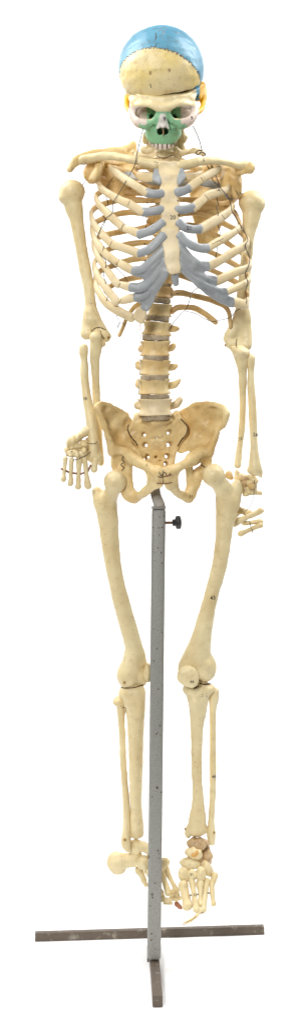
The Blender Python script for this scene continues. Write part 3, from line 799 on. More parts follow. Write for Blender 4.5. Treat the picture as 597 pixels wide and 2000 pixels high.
# ---- clavicles and scapulae
cl = make('clavicle', [Cap([(302, 322, -34, 10.5), (290, 320, -34, 9.5), (275, 316, -32, 8.4), (255, 311, -26, 7.6), (235, 307, -16, 7.4), (210, 305, -4, 8), (185, 308, 8, 8.6), (163, 312, 16, 9.4), (150, 316, 20, 6.5)], 3)], BONE, SK, 1.7, 0.6)
crr = make('clavicle', [Cap([(355, 323, -34, 9.5), (368, 321, -34, 8.8), (390, 316, -28, 8), (415, 314, -16, 7.6), (440, 317, -2, 7.2), (462, 322, 10, 7.4), (480, 323, 18, 8.5)], 3)], BONE, SK, 1.7, 0.6)
number('15', 395, 313, 6.5, crr)
scl = [
    Plate([(178, 326), (200, 318), (230, 318), (258, 300), (268, 335), (264, 386), (240, 388), (214, 384), (196, 362), (180, 350)], [(175, 335, 42), (200, 335, 60), (235, 335, 84), (262, 320, 96), (262, 380, 104), (215, 375, 84)], 3.5, 4),
    Cap([(137, 330, 10, 6.5), (143, 321, 14, 8), (156, 310, 24, 9), (180, 302, 44, 9), (210, 299, 62, 9.5), (238, 297, 80, 9)], 5), Plate([(170, 300), (200, 292), (240, 287), (262, 280), (264, 300), (240, 320), (200, 318), (175, 322)], [(175, 310, 44), (260, 290, 92)], 3.5, 4),
    Cap([(229, 300, 82, 6), (245, 291, 88, 6), (259, 283, 92, 7)], 5),
    Cap([(172, 345, 34, 8), (174, 330, 38, 9), (186, 320, 44, 9)], 5), Cap([(172, 336, 32, 7), (178, 352, 38, 8)], 5),
    Cap([(196, 322, 40, 7), (193, 332, 18, 8), (187, 343, 4, 8.5), (182, 350, 0, 7)], 4),
    Ell((181, 338, 36), (12, 12, 17), 5), Cap([(194, 320, 22, 7.5), (189, 336, 8, 8.5), (183, 350, 2, 8)], 2), Ell((208, 326, 56), (5, 10, 4), 3, 's'),
]
make('scapula', scl, WARM, SK, 1.9, 0.6)
scr_ = [
    Plate([(372, 350), (400, 322), (432, 326), (455, 340), (468, 380), (452, 400), (436, 430), (421, 458), (408, 486), (398, 492), (388, 478), (381, 440), (373, 400)], [(375, 360, 112), (385, 430, 118), (398, 485, 116), (435, 340, 78), (462, 370, 52), (440, 410, 88), (420, 450, 106)], 3.5, 4),
    Cap([(487, 331, 10, 8), (489, 324, 14, 7.5), (476, 324, 26, 8.5), (456, 327, 44, 7.5), (430, 328, 66, 6), (400, 330, 96, 5)], 5),
    Cap([(487, 330, 12, 8), (470, 334, 26, 6)], 4),
    Cap([(438, 334, 50, 7), (446, 338, 30, 10), (456, 350, 20, 10.5), (462, 366, 26, 9), (461, 380, 36, 9)], 6),
    Cap([(464, 352, 36, 8), (464, 382, 44, 8)], 5), Cap([(443, 342, 40, 11), (452, 378, 50, 9)], 6), Ell((449, 353, 34), (21, 16, 25), 5), Cap([(470, 336, 22, 5), (455, 333, 34, 7)], 5),
]
make('scapula', scr_, WARM, SK, 1.9, 0.6)


# ---- long bones: silhouette rows (px_left, px_right, py, depth)
def long_bone(name, rows, extra=(), mat=None, label=None, noise=0.6, vox=2.0, kk=5, flatness=None):
    noise *= 0.4
    pts = [((a + b_) / 2, y_, d, (b_ - a) / 2) for a, b_, y_, d in rows]
    pr = [Cap(pts, kk, flat=flatness)] + list(extra)
    return make(name, pr, mat or BONE, SK, vox, noise, label)


hl = long_bone('humerus', [(126, 156, 385, 30), (126, 162, 402, 30), (136, 163, 427, 30), (142, 166, 455, 30), (149, 171, 490, 30), (155, 178, 525, 30), (163, 184, 562, 30), (166, 188, 598, 30), (165, 193, 622, 30)],
    [Ell((141, 375, 28), (25.5, 24, 24), 6), Ell((126, 385, 22), (11, 14, 14), 5),
     Cap([(176, 612, 30, 11), (172, 634, 30, 12), (170, 650, 28, 12)], 8), Cap([(178, 612, 30, 11), (194, 636, 32, 10), (203, 650, 34, 9), (212, 656, 36, 5.5)], 8),
     Cap([(168, 653, 24, 9), (200, 654, 28, 10), (206, 660, 30, 9)], 6), Ell((187, 646, 18), (10, 7, 6), 2, 's')], label=None)
hr = long_bone('humerus', [(480, 506, 400, 52), (473, 510, 412, 50), (472, 506, 428, 48), (473, 496, 462, 46), (470, 492, 500, 44), (465, 488, 540, 42), (461, 486, 580, 40), (459, 485, 606, 38), (456, 487, 622, 38)],
    [Ell((491, 395, 52), (26, 25, 24), 6), Ell((504, 400, 46), (12, 15, 14), 5),
     Cap([(470, 615, 38, 12), (458, 640, 38, 11), (447, 655, 38, 10), (441, 662, 38, 6)], 8), Cap([(474, 615, 38, 12), (479, 640, 38, 11), (481, 664, 36, 10)], 8),
     Cap([(450, 672, 34, 10), (464, 672, 34, 9), (480, 674, 34, 11)], 6), Plate([(450, 640), (466, 622), (482, 640), (484, 676), (446, 676)], [(465, 650, 40)], 6, 6), Ell((461, 676, 20), (1.6, 11, 9), 1, 's')])
ul = long_bone('ulna', [(177, 196, 662, 10), (176, 199, 678, 14), (176, 195, 700, 22), (179, 194, 730, 28), (181, 196, 780, 34), (186, 199, 840, 38), (189, 201, 872, 38), (188, 203, 893, 36), (192, 203, 905, 36)],
    [Ell((187, 658, 6), (11, 9, 10), 5), Cap([(192, 670, 14, 7), (202, 672, 18, 5)], 4)], noise=.5, vox=1.8)
rl_ = long_bone('radius', [(155, 172, 680, 20), (155, 172, 690, 20), (158, 171, 702, 20), (157, 173, 720, 20), (159, 174, 750, 18), (163, 180, 785, 14), (168, 186, 820, 10), (172, 191, 855, 6), (172, 195, 885, 4), (176, 194, 898, 4)],
    [Cap([(178, 893, 2, 9), (192, 893, 2, 8)], 4)], noise=.5, vox=1.8)
number('28', 166, 779, 6.5, rl_, 0.1)
ur = long_bone('ulna', [(453, 482, 688, 26), (458, 483, 702, 28), (464, 481, 725, 30), (466, 480, 760, 34), (467, 479, 800, 36), (465, 477, 840, 38), (462, 473, 870, 38), (459, 471, 892, 36), (456, 470, 908, 34)],
    [Cap([(455, 682, 20, 6), (470, 690, 14, 9), (480, 688, 24, 7)], 4)], noise=.5, vox=1.8)
rr2 = long_bone('radius', [(480, 498, 700, 30), (481, 497, 710, 30), (483, 495, 724, 30), (482, 496, 750, 28), (484, 499, 790, 24), (486, 501, 830, 20), (488, 502, 866, 18), (486, 506, 896, 18), (484, 510, 916, 18)],
    [Cap([(488, 918, 18, 6), (505, 922, 18, 6)], 5), Cap([(506, 920, 16, 4), (508, 930, 16, 3)], 3)], noise=.5, vox=1.8)
number('26', 498, 849, 7.5, rr2); number('25', 469, 857, 6, ur, 0.3)

# ---- hip bones and sacrum
ilL = [(187, 796), (190, 788), (200, 786), (214, 790), (228, 799), (241, 807), (252, 822), (251, 840), (258, 858), (270, 874), (284, 888), (268, 902), (250, 900), (240, 890), (217, 888), (214, 868), (208, 848), (200, 826), (192, 808)]
hipL = [
    Plate(ilL, [(190, 790, -24), (215, 792, 4), (240, 808, 32), (254, 826, 50), (208, 850, -2), (222, 825, 26), (236, 848, 34), (262, 868, 46), (282, 888, 30), (225, 888, 6), (255, 898, 4)], 4.2, 8, edge=3),
    Cap([(189, 794, -24, 5.5), (200, 789, -10, 5), (216, 793, 6, 4.6), (232, 802, 24, 4.6), (246, 811, 40, 5), (253, 824, 52, 5)], 4),
    Cap([(192, 800, -22, 5), (202, 826, -16, 5), (211, 852, -8, 6), (219, 874, 0, 8)], 9),
    Cap([(222, 880, 8, 9), (238, 884, 10, 12), (252, 892, 6, 12)], 10),
    Cap([(228, 893, 16, 11), (228, 912, 20, 10), (240, 928, 18, 11), (250, 945, 16, 11)], 6),
    Cap([(250, 893, 6, 12), (264, 900, -8, 11), (280, 908, -22, 9), (296, 917, -34, 8.5), (308, 924, -42, 9)], 13),
    Cap([(309, 922, -42, 7.5), (310, 936, -42, 6.5)], 5, flat=((0, 1, 0), 0.8)),
    Cap([(249, 915, 8, 9), (247, 935, 12, 10), (246, 955, 14, 11), (253, 969, 12, 11), (262, 972, 8, 10.5), (278, 964, -6, 8), (296, 948, -24, 7.5), (309, 938, -38, 7)], 5),
    Plate([(282, 905), (300, 909), (317, 914), (318, 948), (303, 956), (288, 966), (274, 972), (270, 966), (284, 950), (287, 932)], [(284, 912, -22), (316, 918, -44), (316, 945, -42), (276, 968, -8)], 6, 4, grow=0),
    Plate([(250, 868), (262, 872), (272, 884), (277, 898), (268, 908), (250, 900)], [(255, 880, 36), (275, 895, 16)], 6, 12),
    Cap([(243, 905, 16, 12), (244, 930, 16, 12), (248, 955, 14, 13), (258, 968, 12, 13)], 6),
    Ell((270, 939, 0), (10, 60, 22), 2, 's', (0, 4, 0)),
    Ell((230, 908, -10), (18, 24, 23), 3, 's'),
]
hbl = make('hip_bone', hipL, WARM, SK, 1.9, 0.6)
ilR = [(352, 806), (362, 797), (378, 789), (400, 786), (422, 788), (437, 796), (445, 808), (441, 824), (434, 838), (423, 846), (419, 860), (415, 874), (412, 884), (395, 896), (384, 892), (372, 884), (368, 880), (352, 884), (346, 876), (350, 866), (362, 850), (366, 834), (358, 820)]
hipR = [
    Plate(ilR, [(352, 808, 54), (375, 792, 38), (405, 788, 10), (440, 805, -22), (425, 840, -6), (404, 822, 30), (390, 846, 36), (362, 840, 48), (352, 878, 44), (385, 888, 12), (412, 880, 0)], 4.2, 8, edge=3),
    Cap([(354, 808, 54, 4.6), (376, 793, 38, 4.8), (402, 789, 12, 4.8), (424, 792, -6, 5), (438, 800, -20, 6), (441, 814, -24, 6), (435, 832, -18, 5)], 4),
    Cap([(424, 845, -10, 5), (417, 862, -6, 6), (410, 878, -2, 8)], 5),
    Cap([(408, 886, 4, 8), (392, 888, 4, 12), (377, 896, -4, 10)], 6),
    Cap([(404, 892, 16, 10), (400, 912, 20, 10), (388, 926, 16, 11)], 6),
    Cap([(390, 886, 8, 12), (378, 895, -4, 11), (364, 904, -17, 9), (346, 915, -32, 8), (330, 922, -42, 9)], 13),
    Cap([(328, 923, -42, 7.5), (327, 938, -42, 6.5)], 5, flat=((0, 1, 0), 0.8)),
    Cap([(368, 908, 2, 7), (369, 925, 8, 9), (374, 945, 12, 10), (372, 960, 12, 12), (368, 971, 10, 11.5), (352, 966, -4, 8), (338, 952, -24, 8), (328, 940, -38, 7)], 5),
    Cap([(386, 925, 14, 10), (381, 945, 14, 10)], 6),
    Plate([(321, 914), (338, 910), (356, 903), (352, 918), (347, 934), (351, 952), (360, 964), (356, 974), (340, 964), (321, 948)], [(322, 918, -44), (350, 908, -26), (322, 942, -42), (358, 968, -2)], 6, 4, grow=0),
    Ell((355.5, 937, 0), (7.5, 60, 21), 2, 's', (0, 8, 0)),
    Ell((402, 914, -8), (18, 22, 24), 3, 's'),
]
hbr = make('hip_bone', hipR, WARM, SK, 1.9, 0.6)
number('31', 373, 970, 6, hbr)
SA = [(262, 818), (266, 809), (276, 811), (284, 818), (304, 822), (324, 818), (335, 812), (343, 804), (350, 810), (358, 820), (366, 834), (363, 850), (352, 866), (345, 880), (340, 896), (337, 914), (325, 921), (305, 923), (292, 919), (285, 900), (275, 880), (262, 864), (252, 848), (252, 834)]
sac = [Plate(SA, [(264, 812, 36), (345, 808, 36), (305, 822, 8), (256, 840, 36), (360, 836, 36), (305, 850, 24), (270, 870, 38), (345, 875, 40), (305, 895, 44), (305, 918, 34)], 9, 4, edge=4),
       Ell((305, 822, 20), (29, 18, 8), 4), Ell((347, 809, 38), (6, 6, 7), 3), Ell((268, 814, 38), (6, 6, 7), 3)]
for x, y_, d, rx, rz in ((281, 849, 30, 5.6, 4.6), (284, 869, 36, 6.4, 4.6), (288, 892, 42, 4.6, 4.6), (289.5, 908, 40, 3.8, 4), (329, 845, 30, 5.6, 5), (329, 868, 36, 6.4, 5), (325, 891, 42, 4.6, 4.4), (322, 906, 40, 3.8, 3.6)):
    sg = 1 if x > 305 else -1
    sac.append(Cap([(x + sg * 2, y_, d - 40, rz * 1.5), (x + sg * 1.5, y_, d - 8, rz * 1.35), (x - sg * 1.5, y_ + 1, d + 2, rz * .85), (x - sg * 3, y_ + 2, d + 40, rz * .85)], 1.5, 's', step=4))
for x, y_, r in ((306, 855, 2.2), (304, 893, 3.2)):
    sac.append(Cap([(x, y_, 0, r), (x, y_, 40, r)], 1, 's'))
for y_ in (858, 881, 902): sac.append(Cap([(290, y_, 17 + (y_ - 858) * .45, 3), (322, y_, 17 + (y_ - 858) * .45, 3)], 2, 's'))
sacr = make('sacrum', sac, WARM, SK, 1.7, 0.6)
make('coccyx', [Cap([(306, 915, 34, 8), (307, 926, 22, 6), (308, 936, 12, 4)], 3)], BONE, SK, 1.9, .5)
make('pubic_cartilage', [Cap([(319, 918, -44, 4.5), (318.5, 938, -44, 4)], 1.5)], PALE, SK, 1.5, .3)

# ---- legs
fl_ = long_bone('femur', [(184, 226, 980, 22), (189, 230, 1003, 20), (194, 231, 1030, 16), (199, 233, 1065, 12), (205, 236, 1100, 10), (212, 242, 1135, 10), (219, 251, 1168, 12), (228, 260, 1202, 16), (237, 270, 1235, 20), (244, 279, 1266, 24), (243, 285, 1292, 28)],
    [Ell((224.5, 941, -2), (22, 22, 22), 3), Cap([(222, 955, 2, 13), (214, 972, 12, 15), (210, 985, 18, 15)], 8),
     Cap([(189, 960, 22, 9), (193, 972, 22, 11), (204, 992, 20, 14)], 8),
     Cap([(262, 1280, 26, 17), (256, 1305, 28, 20), (254, 1318, 28, 20)], 9), Cap([(264, 1280, 28, 15), (270, 1305, 34, 16), (274, 1318, 36, 16)], 8),
     Ell((250, 1318, 30), (22, 21, 28), 6), Ell((274, 1316, 36), (15, 20, 26), 6)], vox=2.2, noise=.8)
fr2 = long_bone('femur', [(420, 466, 980, 12), (421, 461, 1003, 10), (421, 454, 1030, 6), (419, 449, 1065, 2), (414, 443, 1100, -2), (406, 434, 1135, -4), (397, 424, 1168, -4), (387, 418, 1202, -2), (377, 413, 1235, 0), (367, 411, 1262, 4), (357, 412, 1284, 8)],
    [Ell((416, 928, -8), (21.5, 22, 22), 3), Cap([(422, 938, -4, 14), (434, 954, 2, 17), (442, 972, 10, 17)], 8),
     Cap([(462, 946, 12, 9), (459, 960, 12, 13), (452, 985, 10, 14)], 8),
     Ell((368, 1306, 10), (21, 24, 27), 8), Ell((400, 1304, 12), (22, 25, 28), 8), Cap([(372, 1300, 2, 18), (396, 1300, 2, 18)], 8)], vox=2.2, noise=.8)
number('43', 415, 1168, 8, fr2, 0.1)
make('patella', [Ell((288, 1313, 18), (9, 22, 19), 2)], BONE, SK, 1.8, .5)
pt = make('patella', [Ell((366, 1321, -26), (20, 9, 20), 3, rot=(0, 12, 0)), Ell((374, 1330, -26), (12, 8, 12), 5)], BONE, SK, 1.8, .6)
number('44', 374, 1332, 6, pt)
make('tibia', [Cap([(257, 1352, 34, 22), (261, 1370, 34, 20), (264, 1395, 32, 17.5), (265, 1430, 32, 15.5), (265.5, 1470, 32, 14), (265.5, 1510, 34, 13), (265, 1555, 36, 11.5), (266, 1585, 38, 11.5), (267, 1612, 38, 13), (267, 1625, 38, 13)], 5, flat=((0, 1, 0), 0.95)),
    Ell((257, 1353, 36), (26, 26, 14), 6), Cap([(274, 1350, 22, 8), (276, 1372, 18, 7), (273, 1400, 20, 6), (270, 1430, 24, 4)], 12), Cap([(259, 1628, 38, 6), (274, 1628, 36, 6)], 4), Ell((254, 1337, 36), (16, 16, 4), 2, 's')], BONE, SK, 2.1, .28)
make('fibula', [Ell((233, 1371, 42), (13, 12, 9), 5), Cap([(234, 1369, 48, 11), (236, 1381, 48, 9), (237, 1410, 48, 6.6), (239, 1450, 46, 6.2), (241, 1500, 44, 6.2), (245, 1550, 42, 6.4), (247, 1590, 40, 7), (247, 1625, 34, 8), (246, 1645, 30, 9.5), (250, 1657, 30, 7)], 3)], BONE, SK, 1.9, .28)
tr_ = make('tibia', [Cap([(386, 1350, 12, 24), (386, 1366, 10, 20), (386, 1386, 8, 17), (384, 1415, 6, 13), (383.5, 1450, 6, 11), (383.5, 1500, 8, 10), (385, 1540, 12, 10), (386, 1570, 14, 12), (385, 1595, 16, 16), (384, 1615, 16, 18)], 5),
    Ell((376, 1346, 12), (20, 24, 13), 5), Ell((399, 1345, 16), (21, 22, 11), 7), Cap([(371, 1620, 16, 9), (378, 1622, 14, 10), (398, 1620, 16, 8)], 5), Cap([(366, 1628, 14, 6), (367, 1632, 14, 5)], 4), Cap([(380, 1372, -8, 7), (384, 1400, -6, 6)], 6)], BONE, SK, 2.1, .28)
fbr = make('fibula', [Cap([(420, 1351, 16, 7.5), (417, 1364, 18, 9.5), (415, 1385, 24, 7), (415, 1430, 22, 6), (415, 1490, 20, 6.4), (415, 1540, 20, 6.2), (413, 1580, 18, 5.4), (412, 1610, 16, 6.5), (412, 1632, 14, 8.5), (413, 1645, 14, 6.5)], 3)], BONE, SK, 1.9, .28)
number('46', 417.5, 1517, 6.5, fbr, 0.3)



# ---- feet and hands
def lump(name, c, r, mat=BONE, rot=(0, 0, 0), vox=1.5, noise=.8, label=None):
    noise *= 1.6
    return make(name, [Ell(c, r, 2, rot=rot), Ell((c[0] + r[0] * .3, c[1] + r[2] * .25, c[2]), (r[0] * .75, r[1] * .8, r[2] * .7), 4, rot=rot), Ell((c[0] - r[0] * .35, c[1] - r[2] * .2, c[2]), (r[0] * .7, r[1] * .8, r[2] * .75), 4)], mat, SK, vox, noise, label)


def shaft(name, a, b_, ra, rm, rb, mat=BONE, mid=None, vox=1.5):
    a, b_ = np.array(a, float), np.array(b_, float); m_ = (a + b_) / 2 if mid is None else np.array(mid, float)
    q = lambda t: a * (1 - t) + b_ * t + (m_ - (a + b_) / 2) * (1 - abs(2 * t - 1))
    return make(name, [Cap([tuple(q(0)) + (ra,), tuple(q(.16)) + (ra * .85,), tuple(q(.4)) + (rm,), tuple(q(.65)) + (rm,), tuple(q(.87)) + (rb * .85,), tuple(q(1)) + (rb,)], 2, step=4)], mat, SK, vox, .5)


# viewer's left foot, in profile behind the post
make('calcaneus', [Ell((228, 1684, 54), (19.5, 20, 20), 4), Cap([(228, 1682, 54, 17), (248, 1680, 48, 14), (266, 1682, 44, 12), (276, 1682, 42, 9)], 6), Ell((230, 1697, 56), (15, 14, 10), 5), Cap([(258, 1670, 44, 7), (270, 1668, 42, 6)], 4)], BONE, SK, 1.8, .8)
make('talus', [Cap([(262, 1649, 40, 9), (270, 1650, 38, 10), (282, 1656, 36, 9), (290, 1662, 34, 8)], 4), Cap([(256, 1660, 40, 6), (268, 1664, 38, 6)], 5)], BONE, SK, 1.7, .8)
lump('tarsal', (281, 1684, 34), (14, 14, 13)); lump('tarsal', (296, 1694, 36), (12, 12, 14)); lump('tarsal', (312, 1690, 36), (13, 12, 12))
lump('tarsal', (322, 1684, 34), (8, 9, 9), rot=(0, 30, 0)); lump('tarsal', (300, 1676, 36), (12, 12, 12))
shaft('metatarsal', (272, 1700, 48), (285, 1728, 40), 8, 6, 4)
shaft('metatarsal', (290, 1702, 40), (312, 1744, 24), 8, 6, 7)
shaft('metatarsal', (314, 1698, 36), (328, 1744, 20), 7, 5, 6); shaft('metatarsal', (322, 1694, 40), (344, 1740, 24), 7, 4, 5.5)
shaft('metatarsal', (300, 1704, 46), (317, 1752, 30), 6, 4, 5)
for a, b_, r in (((316, 1757, 20), (328, 1758, 14), 5), ((322, 1763, 24), (334, 1764, 16), 4), ((330, 1757, 14), (342, 1756, 8), 4.5), ((336, 1750, 18), (346, 1748, 12), 5.5), ((344, 1757, 8), (351, 1755, 4), 3.6), ((338, 1742, 22), (343, 1748, 20), 5)):
    shaft('phalanx', a, b_, r, r * .7, r * .9)
shaft('phalanx', (345, 1766, 6), (354, 1775, 0), 5, 3.6, 2, REDB)

# viewer's right foot, toes towards the camera
lump('talus', (383, 1648, 8), (17.5, 18, 12), RUSTB); lump('talus_head', (378, 1665, -8), (15.5, 14, 10.5), BONE)
make('joint_face', [Ell((379.5, 1667, -17), (8, 6, 6), 1, rot=(0, -20, 0))], ORANGE, SK, 1.4, .3)
make('calcaneus', [Cap([(396, 1650, 30, 12), (400, 1668, 16, 11), (402, 1676, 4, 9)], 5), Ell((398, 1680, 30), (16, 20, 14), 6), Cap([(407, 1664, 4, 4), (410, 1672, 4, 4)], 3)], RUSTB, SK, 1.7, .8)
lump('tarsal', (370, 1686, -14), (18.5, 10, 10), rot=(0, 6, 0))
lump('tarsal', (404, 1697, -8), (10, 11, 15), rot=(0, -22, 0)); lump('tarsal', (358, 1708, -24), (10, 10, 14)); nm = lump('tarsal', (374, 1706, -24), (7.2, 9, 10.5)); lump('tarsal', (391, 1708, -22), (10, 10, 14))
number('51', 374, 1708, 5.5, nm)
shaft('metatarsal', (357.5, 1729, -32), (365, 1768, -52), 9.5, 8, 10.5, vox=1.6)
s2 = shaft('metatarsal', (374, 1721, -30), (383.5, 1776, -60), 6.6, 5, 6.6); shaft('metatarsal', (390, 1724, -28), (391, 1766, -52), 7.4, 4.6, 5.5)
shaft('metatarsal', (404, 1721, -24), (396.5, 1777, -58), 6, 5, 6); shaft('metatarsal', (419, 1710, -16), (417, 1765, -44), 6.5, 4.8, 4.8, mid=(412, 1736, -30))
number('52', 380, 1748, 5, s2)
V, F = sweep([(368, 1749, -44, 1.8, 1.8), (408, 1744, -40, 1.8, 1.8)], 'round', 8, 6, 0, power=2); link('spacer_rod', V, F, ROD, SK)
for a, b_, r in (((392, 1779, -62), (384, 1788, -66), 3.4), ((382, 1790, -66), (374, 1796, -68), 3.2), ((372, 1797, -68), (363, 1802, -70), 3.2)):
    shaft('phalanx', a, b_, r, r * .8, r)
wire([(396, 1782, -64), (388, 1786, -66), (376, 1795, -72), (362, 1801, -72), (358, 1802, -72), (356, 1805, -72), (359, 1807, -72), (361, 1804, -72)], .8, BRASS, 'toe_wire', SK, 3)
wire([(391, 1782, -64), (397, 1785, -64), (398, 1783, -64)], .5, WIRE, 'toe_wire', SK, 3)

# viewer's left hand
make('metacarpal', [Cap([(170, 841, 8, 9), (161, 848, 4, 8), (150, 857, 0, 9), (141, 862, -2, 9.5), (136, 868, -3, 6)], 3)], BONE, SK, 1.5, .7)
for x, y_, d, a, c, m_ in ((140, 875, -4, 6, 5, BONE), (151, 873, -4, 9, 6, BONE), (164, 867, -2, 8, 7, BONE), (131, 879, -4, 5, 4, BONE), (137, 887, -8, 7, 6.5, BONE), (148, 886, -8, 7.5, 7.5, BONE), (158, 886, -8, 6, 7.5, BONE), (166, 883, -7, 5, 6.5, BONE), (171, 873, 0, 5, 7, RUSTB), (162, 876, 6, 12, 8, RUSTB), (172, 862, 8, 6, 6, RUSTB)):
    lump('carpal', (x, y_, d), (a, 6, c), m_, vox=1.3, noise=.9)
for a, b_, ra, rm, rb in (((128, 896, -12), (124.5, 937, -14), 4.6, 3.5, 5), ((140, 899, -12), (138, 945, -14), 5, 3.6, 5.4), ((154.5, 899, -12), (153, 951, -14), 6, 4.2, 6), ((165.5, 895, -11), (172, 949, -12), 4.8, 4, 6.4)):
    shaft('metacarpal', a, b_, ra, rm, rb, vox=1.3)
shaft('metacarpal', (186, 900, -4), (184, 916, -6), 6.5, 6, 6.5, vox=1.4)
for a, b_ in (((120, 915.5, -14), (134, 922, -14)), ((141, 924, -14), (150, 925, -14)), ((157, 926, -14), (163, 924, -14)), ((172, 920, -10), (177, 909, -8))):
    V, F = sweep([a + (2.2, 2.2), b_ + (2.2, 2.2)], 'round', 10, 4, 0, power=2); link('spacer_rod', V, F, COPPER, SK)
wire([(143, 899, -18), (154, 896, -19), (160, 893, -18), (170, 889, -16), (176, 882, -10)], .8, WIRE, 'hand_wire', SK, 4)
wire([(172, 866, -8), (180, 866, -10), (187, 866, -10), (189, 862, -8)], .6, WIRE, 'hand_wire', SK, 4)
wire([(164, 841, 2), (163, 834, 2), (167, 830, 4), (171, 831, 6)], .5, WIREP, 'hand_wire', SK, 3)
wire([(129, 893, -12), (133, 886, -14), (140, 882, -14), (150, 880, -13), (160, 880, -12)], .6, WIRE, 'hand_wire', SK, 4)

# viewer's right hand
shaft('carpal', (462, 922, 34), (461, 932, 32), 5, 4, 5, PALE, vox=1.3)
for x, y_, d, a, c, m_ in ((446, 930, 40, 6, 6, OCHRE), (472, 931, 36, 7, 5, PALE), (484, 934, 32, 8, 6, BONE), (495, 938, 32, 7, 7, BONE), (477, 943, 30, 6, 8, RUSTB), (487, 944, 26, 7, 6, BONE), (476, 955, 32, 6, 9, BONE), (488, 957, 34, 11, 9, BONE), (497, 950, 36, 5, 14, BONE), (484, 962, 30, 8, 5, BONE), (466, 936, 30, 5, 6, OCHRE), (480, 933, 24, 5, 4.5, RUSTB), (490, 949, 22, 5, 5, OCHRE), (472, 948, 28, 5, 5, OCHRE), (479, 965, 28, 7, 5, BONE)):
    lump('carpal', (x, y_, d), (a, 7, c), m_, vox=1.3, noise=1.0)
shaft('phalanx', (494, 962, 34), (506, 963, 34), 4.6, 4, 5, vox=1.3)
shaft('metacarpal', (461, 996, 40), (486, 1002, 36), 9, 6, 6, vox=1.4); shaft('metacarpal', (458, 1004, 44), (466, 998, 44), 8, 7, 8, vox=1.4)
shaft('metacarpal', (458, 1021, 26), (508, 998, 24), 7.4, 5, 6, vox=1.4)
shaft('metacarpal', (476, 1022, 34), (507, 1019, 34), 5.5, 4, 6, vox=1.4); shaft('metacarpal', (470, 1042, 26), (508, 1026, 28), 6, 3.8, 5.5, vox=1.4)
wire([(496, 938, 22), (495, 955, 20), (494, 972, 18), (487, 990, 16), (480, 997, 16), (475, 1002, 16), (479, 1006, 16)], .55, WIRE, 'hand_wire', SK, 5)
wire([(486, 1017, 24), (489, 1030, 22), (492, 1034, 20), (492, 1041, 20)], .9, ROD, 'hand_wire', SK, 4)

# ---- wires through the ribs and from the skull
wires = [
    ([(281, 246, -40), (275, 268, -42), (268, 298, -44), (263, 322, -44), (257, 334, -36), (238, 368, -42), (224, 390, -44), (220, 402, -44), (219, 416, -38), (208, 426, -34), (200, 440, -32), (192, 458, -18), (190, 466, -10)], 1.0),
    ([(221, 346, 20), (212, 360, 10), (209, 366, 8), (206, 380, 10), (210, 392, 16), (211, 402, 20)], .8),
    ([(199, 420, 10), (205, 427, 0), (204, 438, -6), (199, 449, -14), (200, 462, -20), (201, 470, -24)], .8),
    ([(203, 480, -24), (200, 492, -22), (196, 497, -12), (206, 508, -26), (207, 520, -28), (203, 527, -18), (204, 545, -24), (207, 552, -26), (200, 558, -18), (203, 570, -20), (210, 580, -26), (206, 592, -20)], .9),
    ([(207, 500, -26), (214, 512, -36), (224, 520, -44), (235, 532, -48), (245, 542, -48), (251, 554, -50)], .8),
    ([(226, 610, -30), (229, 620, -24), (234, 628, -10), (231, 634, 10), (230, 640, 26), (235, 631, 28), (242, 632, 28), (243, 638, 30)], .7),
    ([(376, 246, -40), (384, 262, -34), (390, 278, -28), (394, 294, -22)], 1.1),
    ([(394, 294, -20), (386, 294, -14), (382, 300, -14), (388, 302, -16), (392, 297, -18), (400, 300, -10), (400, 304, -8)], 1.3),
    ([(402, 321, -14), (411, 334, -14), (414, 350, -8), (424, 362, -22), (427, 366, -24), (423, 386, -10), (426, 400, 0), (422, 404, -20), (425, 418, -26), (426, 442, -10), (429, 456, -34), (424, 472, -30), (423, 490, -10), (420, 503, 0)], .9),
    ([(412, 320, -10), (420, 340, -12), (428, 362, -20), (432, 370, -16), (444, 384, -6), (450, 400, -2), (452, 412, -6), (460, 424, 0), (466, 436, -2), (472, 446, -2), (480, 460, 0), (483, 470, -2), (478, 478, -8), (482, 492, 0), (487, 505, 4), (484, 520, -6), (478, 536, -10), (483, 552, -6), (479, 568, -4), (481, 588, -6), (476, 602, -8)], 1.0),
    ([(329, 646, 8), (340, 628, 20), (354, 612, 30), (364, 602, 50), (370, 585, 40), (372, 576, 30), (380, 566, -20), (391, 560, -60)], 1.0),
    ([(362, 608, 50), (380, 612, 48), (398, 622, 34), (415, 628, 24), (430, 625, 20), (448, 620, 12), (462, 606, 0), (474, 602, -10)], .8),
    ([(168, 352, 30), (166, 356, 28), (160, 361, 24), (157, 356, 24)], .9), ([(464, 368, 24), (467, 374, 22), (470, 379, 22), (474, 378, 26)], 1.1), ([(463, 362, 24), (461, 374, 20), (466, 382, 22)], .9),
    ([(158, 319, 8), (166, 322, 6), (168, 317, 6)], .6),
    ([(410, 322, -10), (414, 330, -14), (408, 336, -12)], .6), ([(404, 325, -12), (409, 333, -14), (412, 325, -12)], .6),
    ([(243, 888, 2), (238, 898, -4), (243, 902, -6), (236, 908, -6), (242, 913, -6), (237, 920, -4)], 1.1), ([(392, 908, -6), (400, 913, -10)], 1.2),
]
for pts, r in wires: wire(pts, r * .88, WIRE, 'wire', SK, 3)

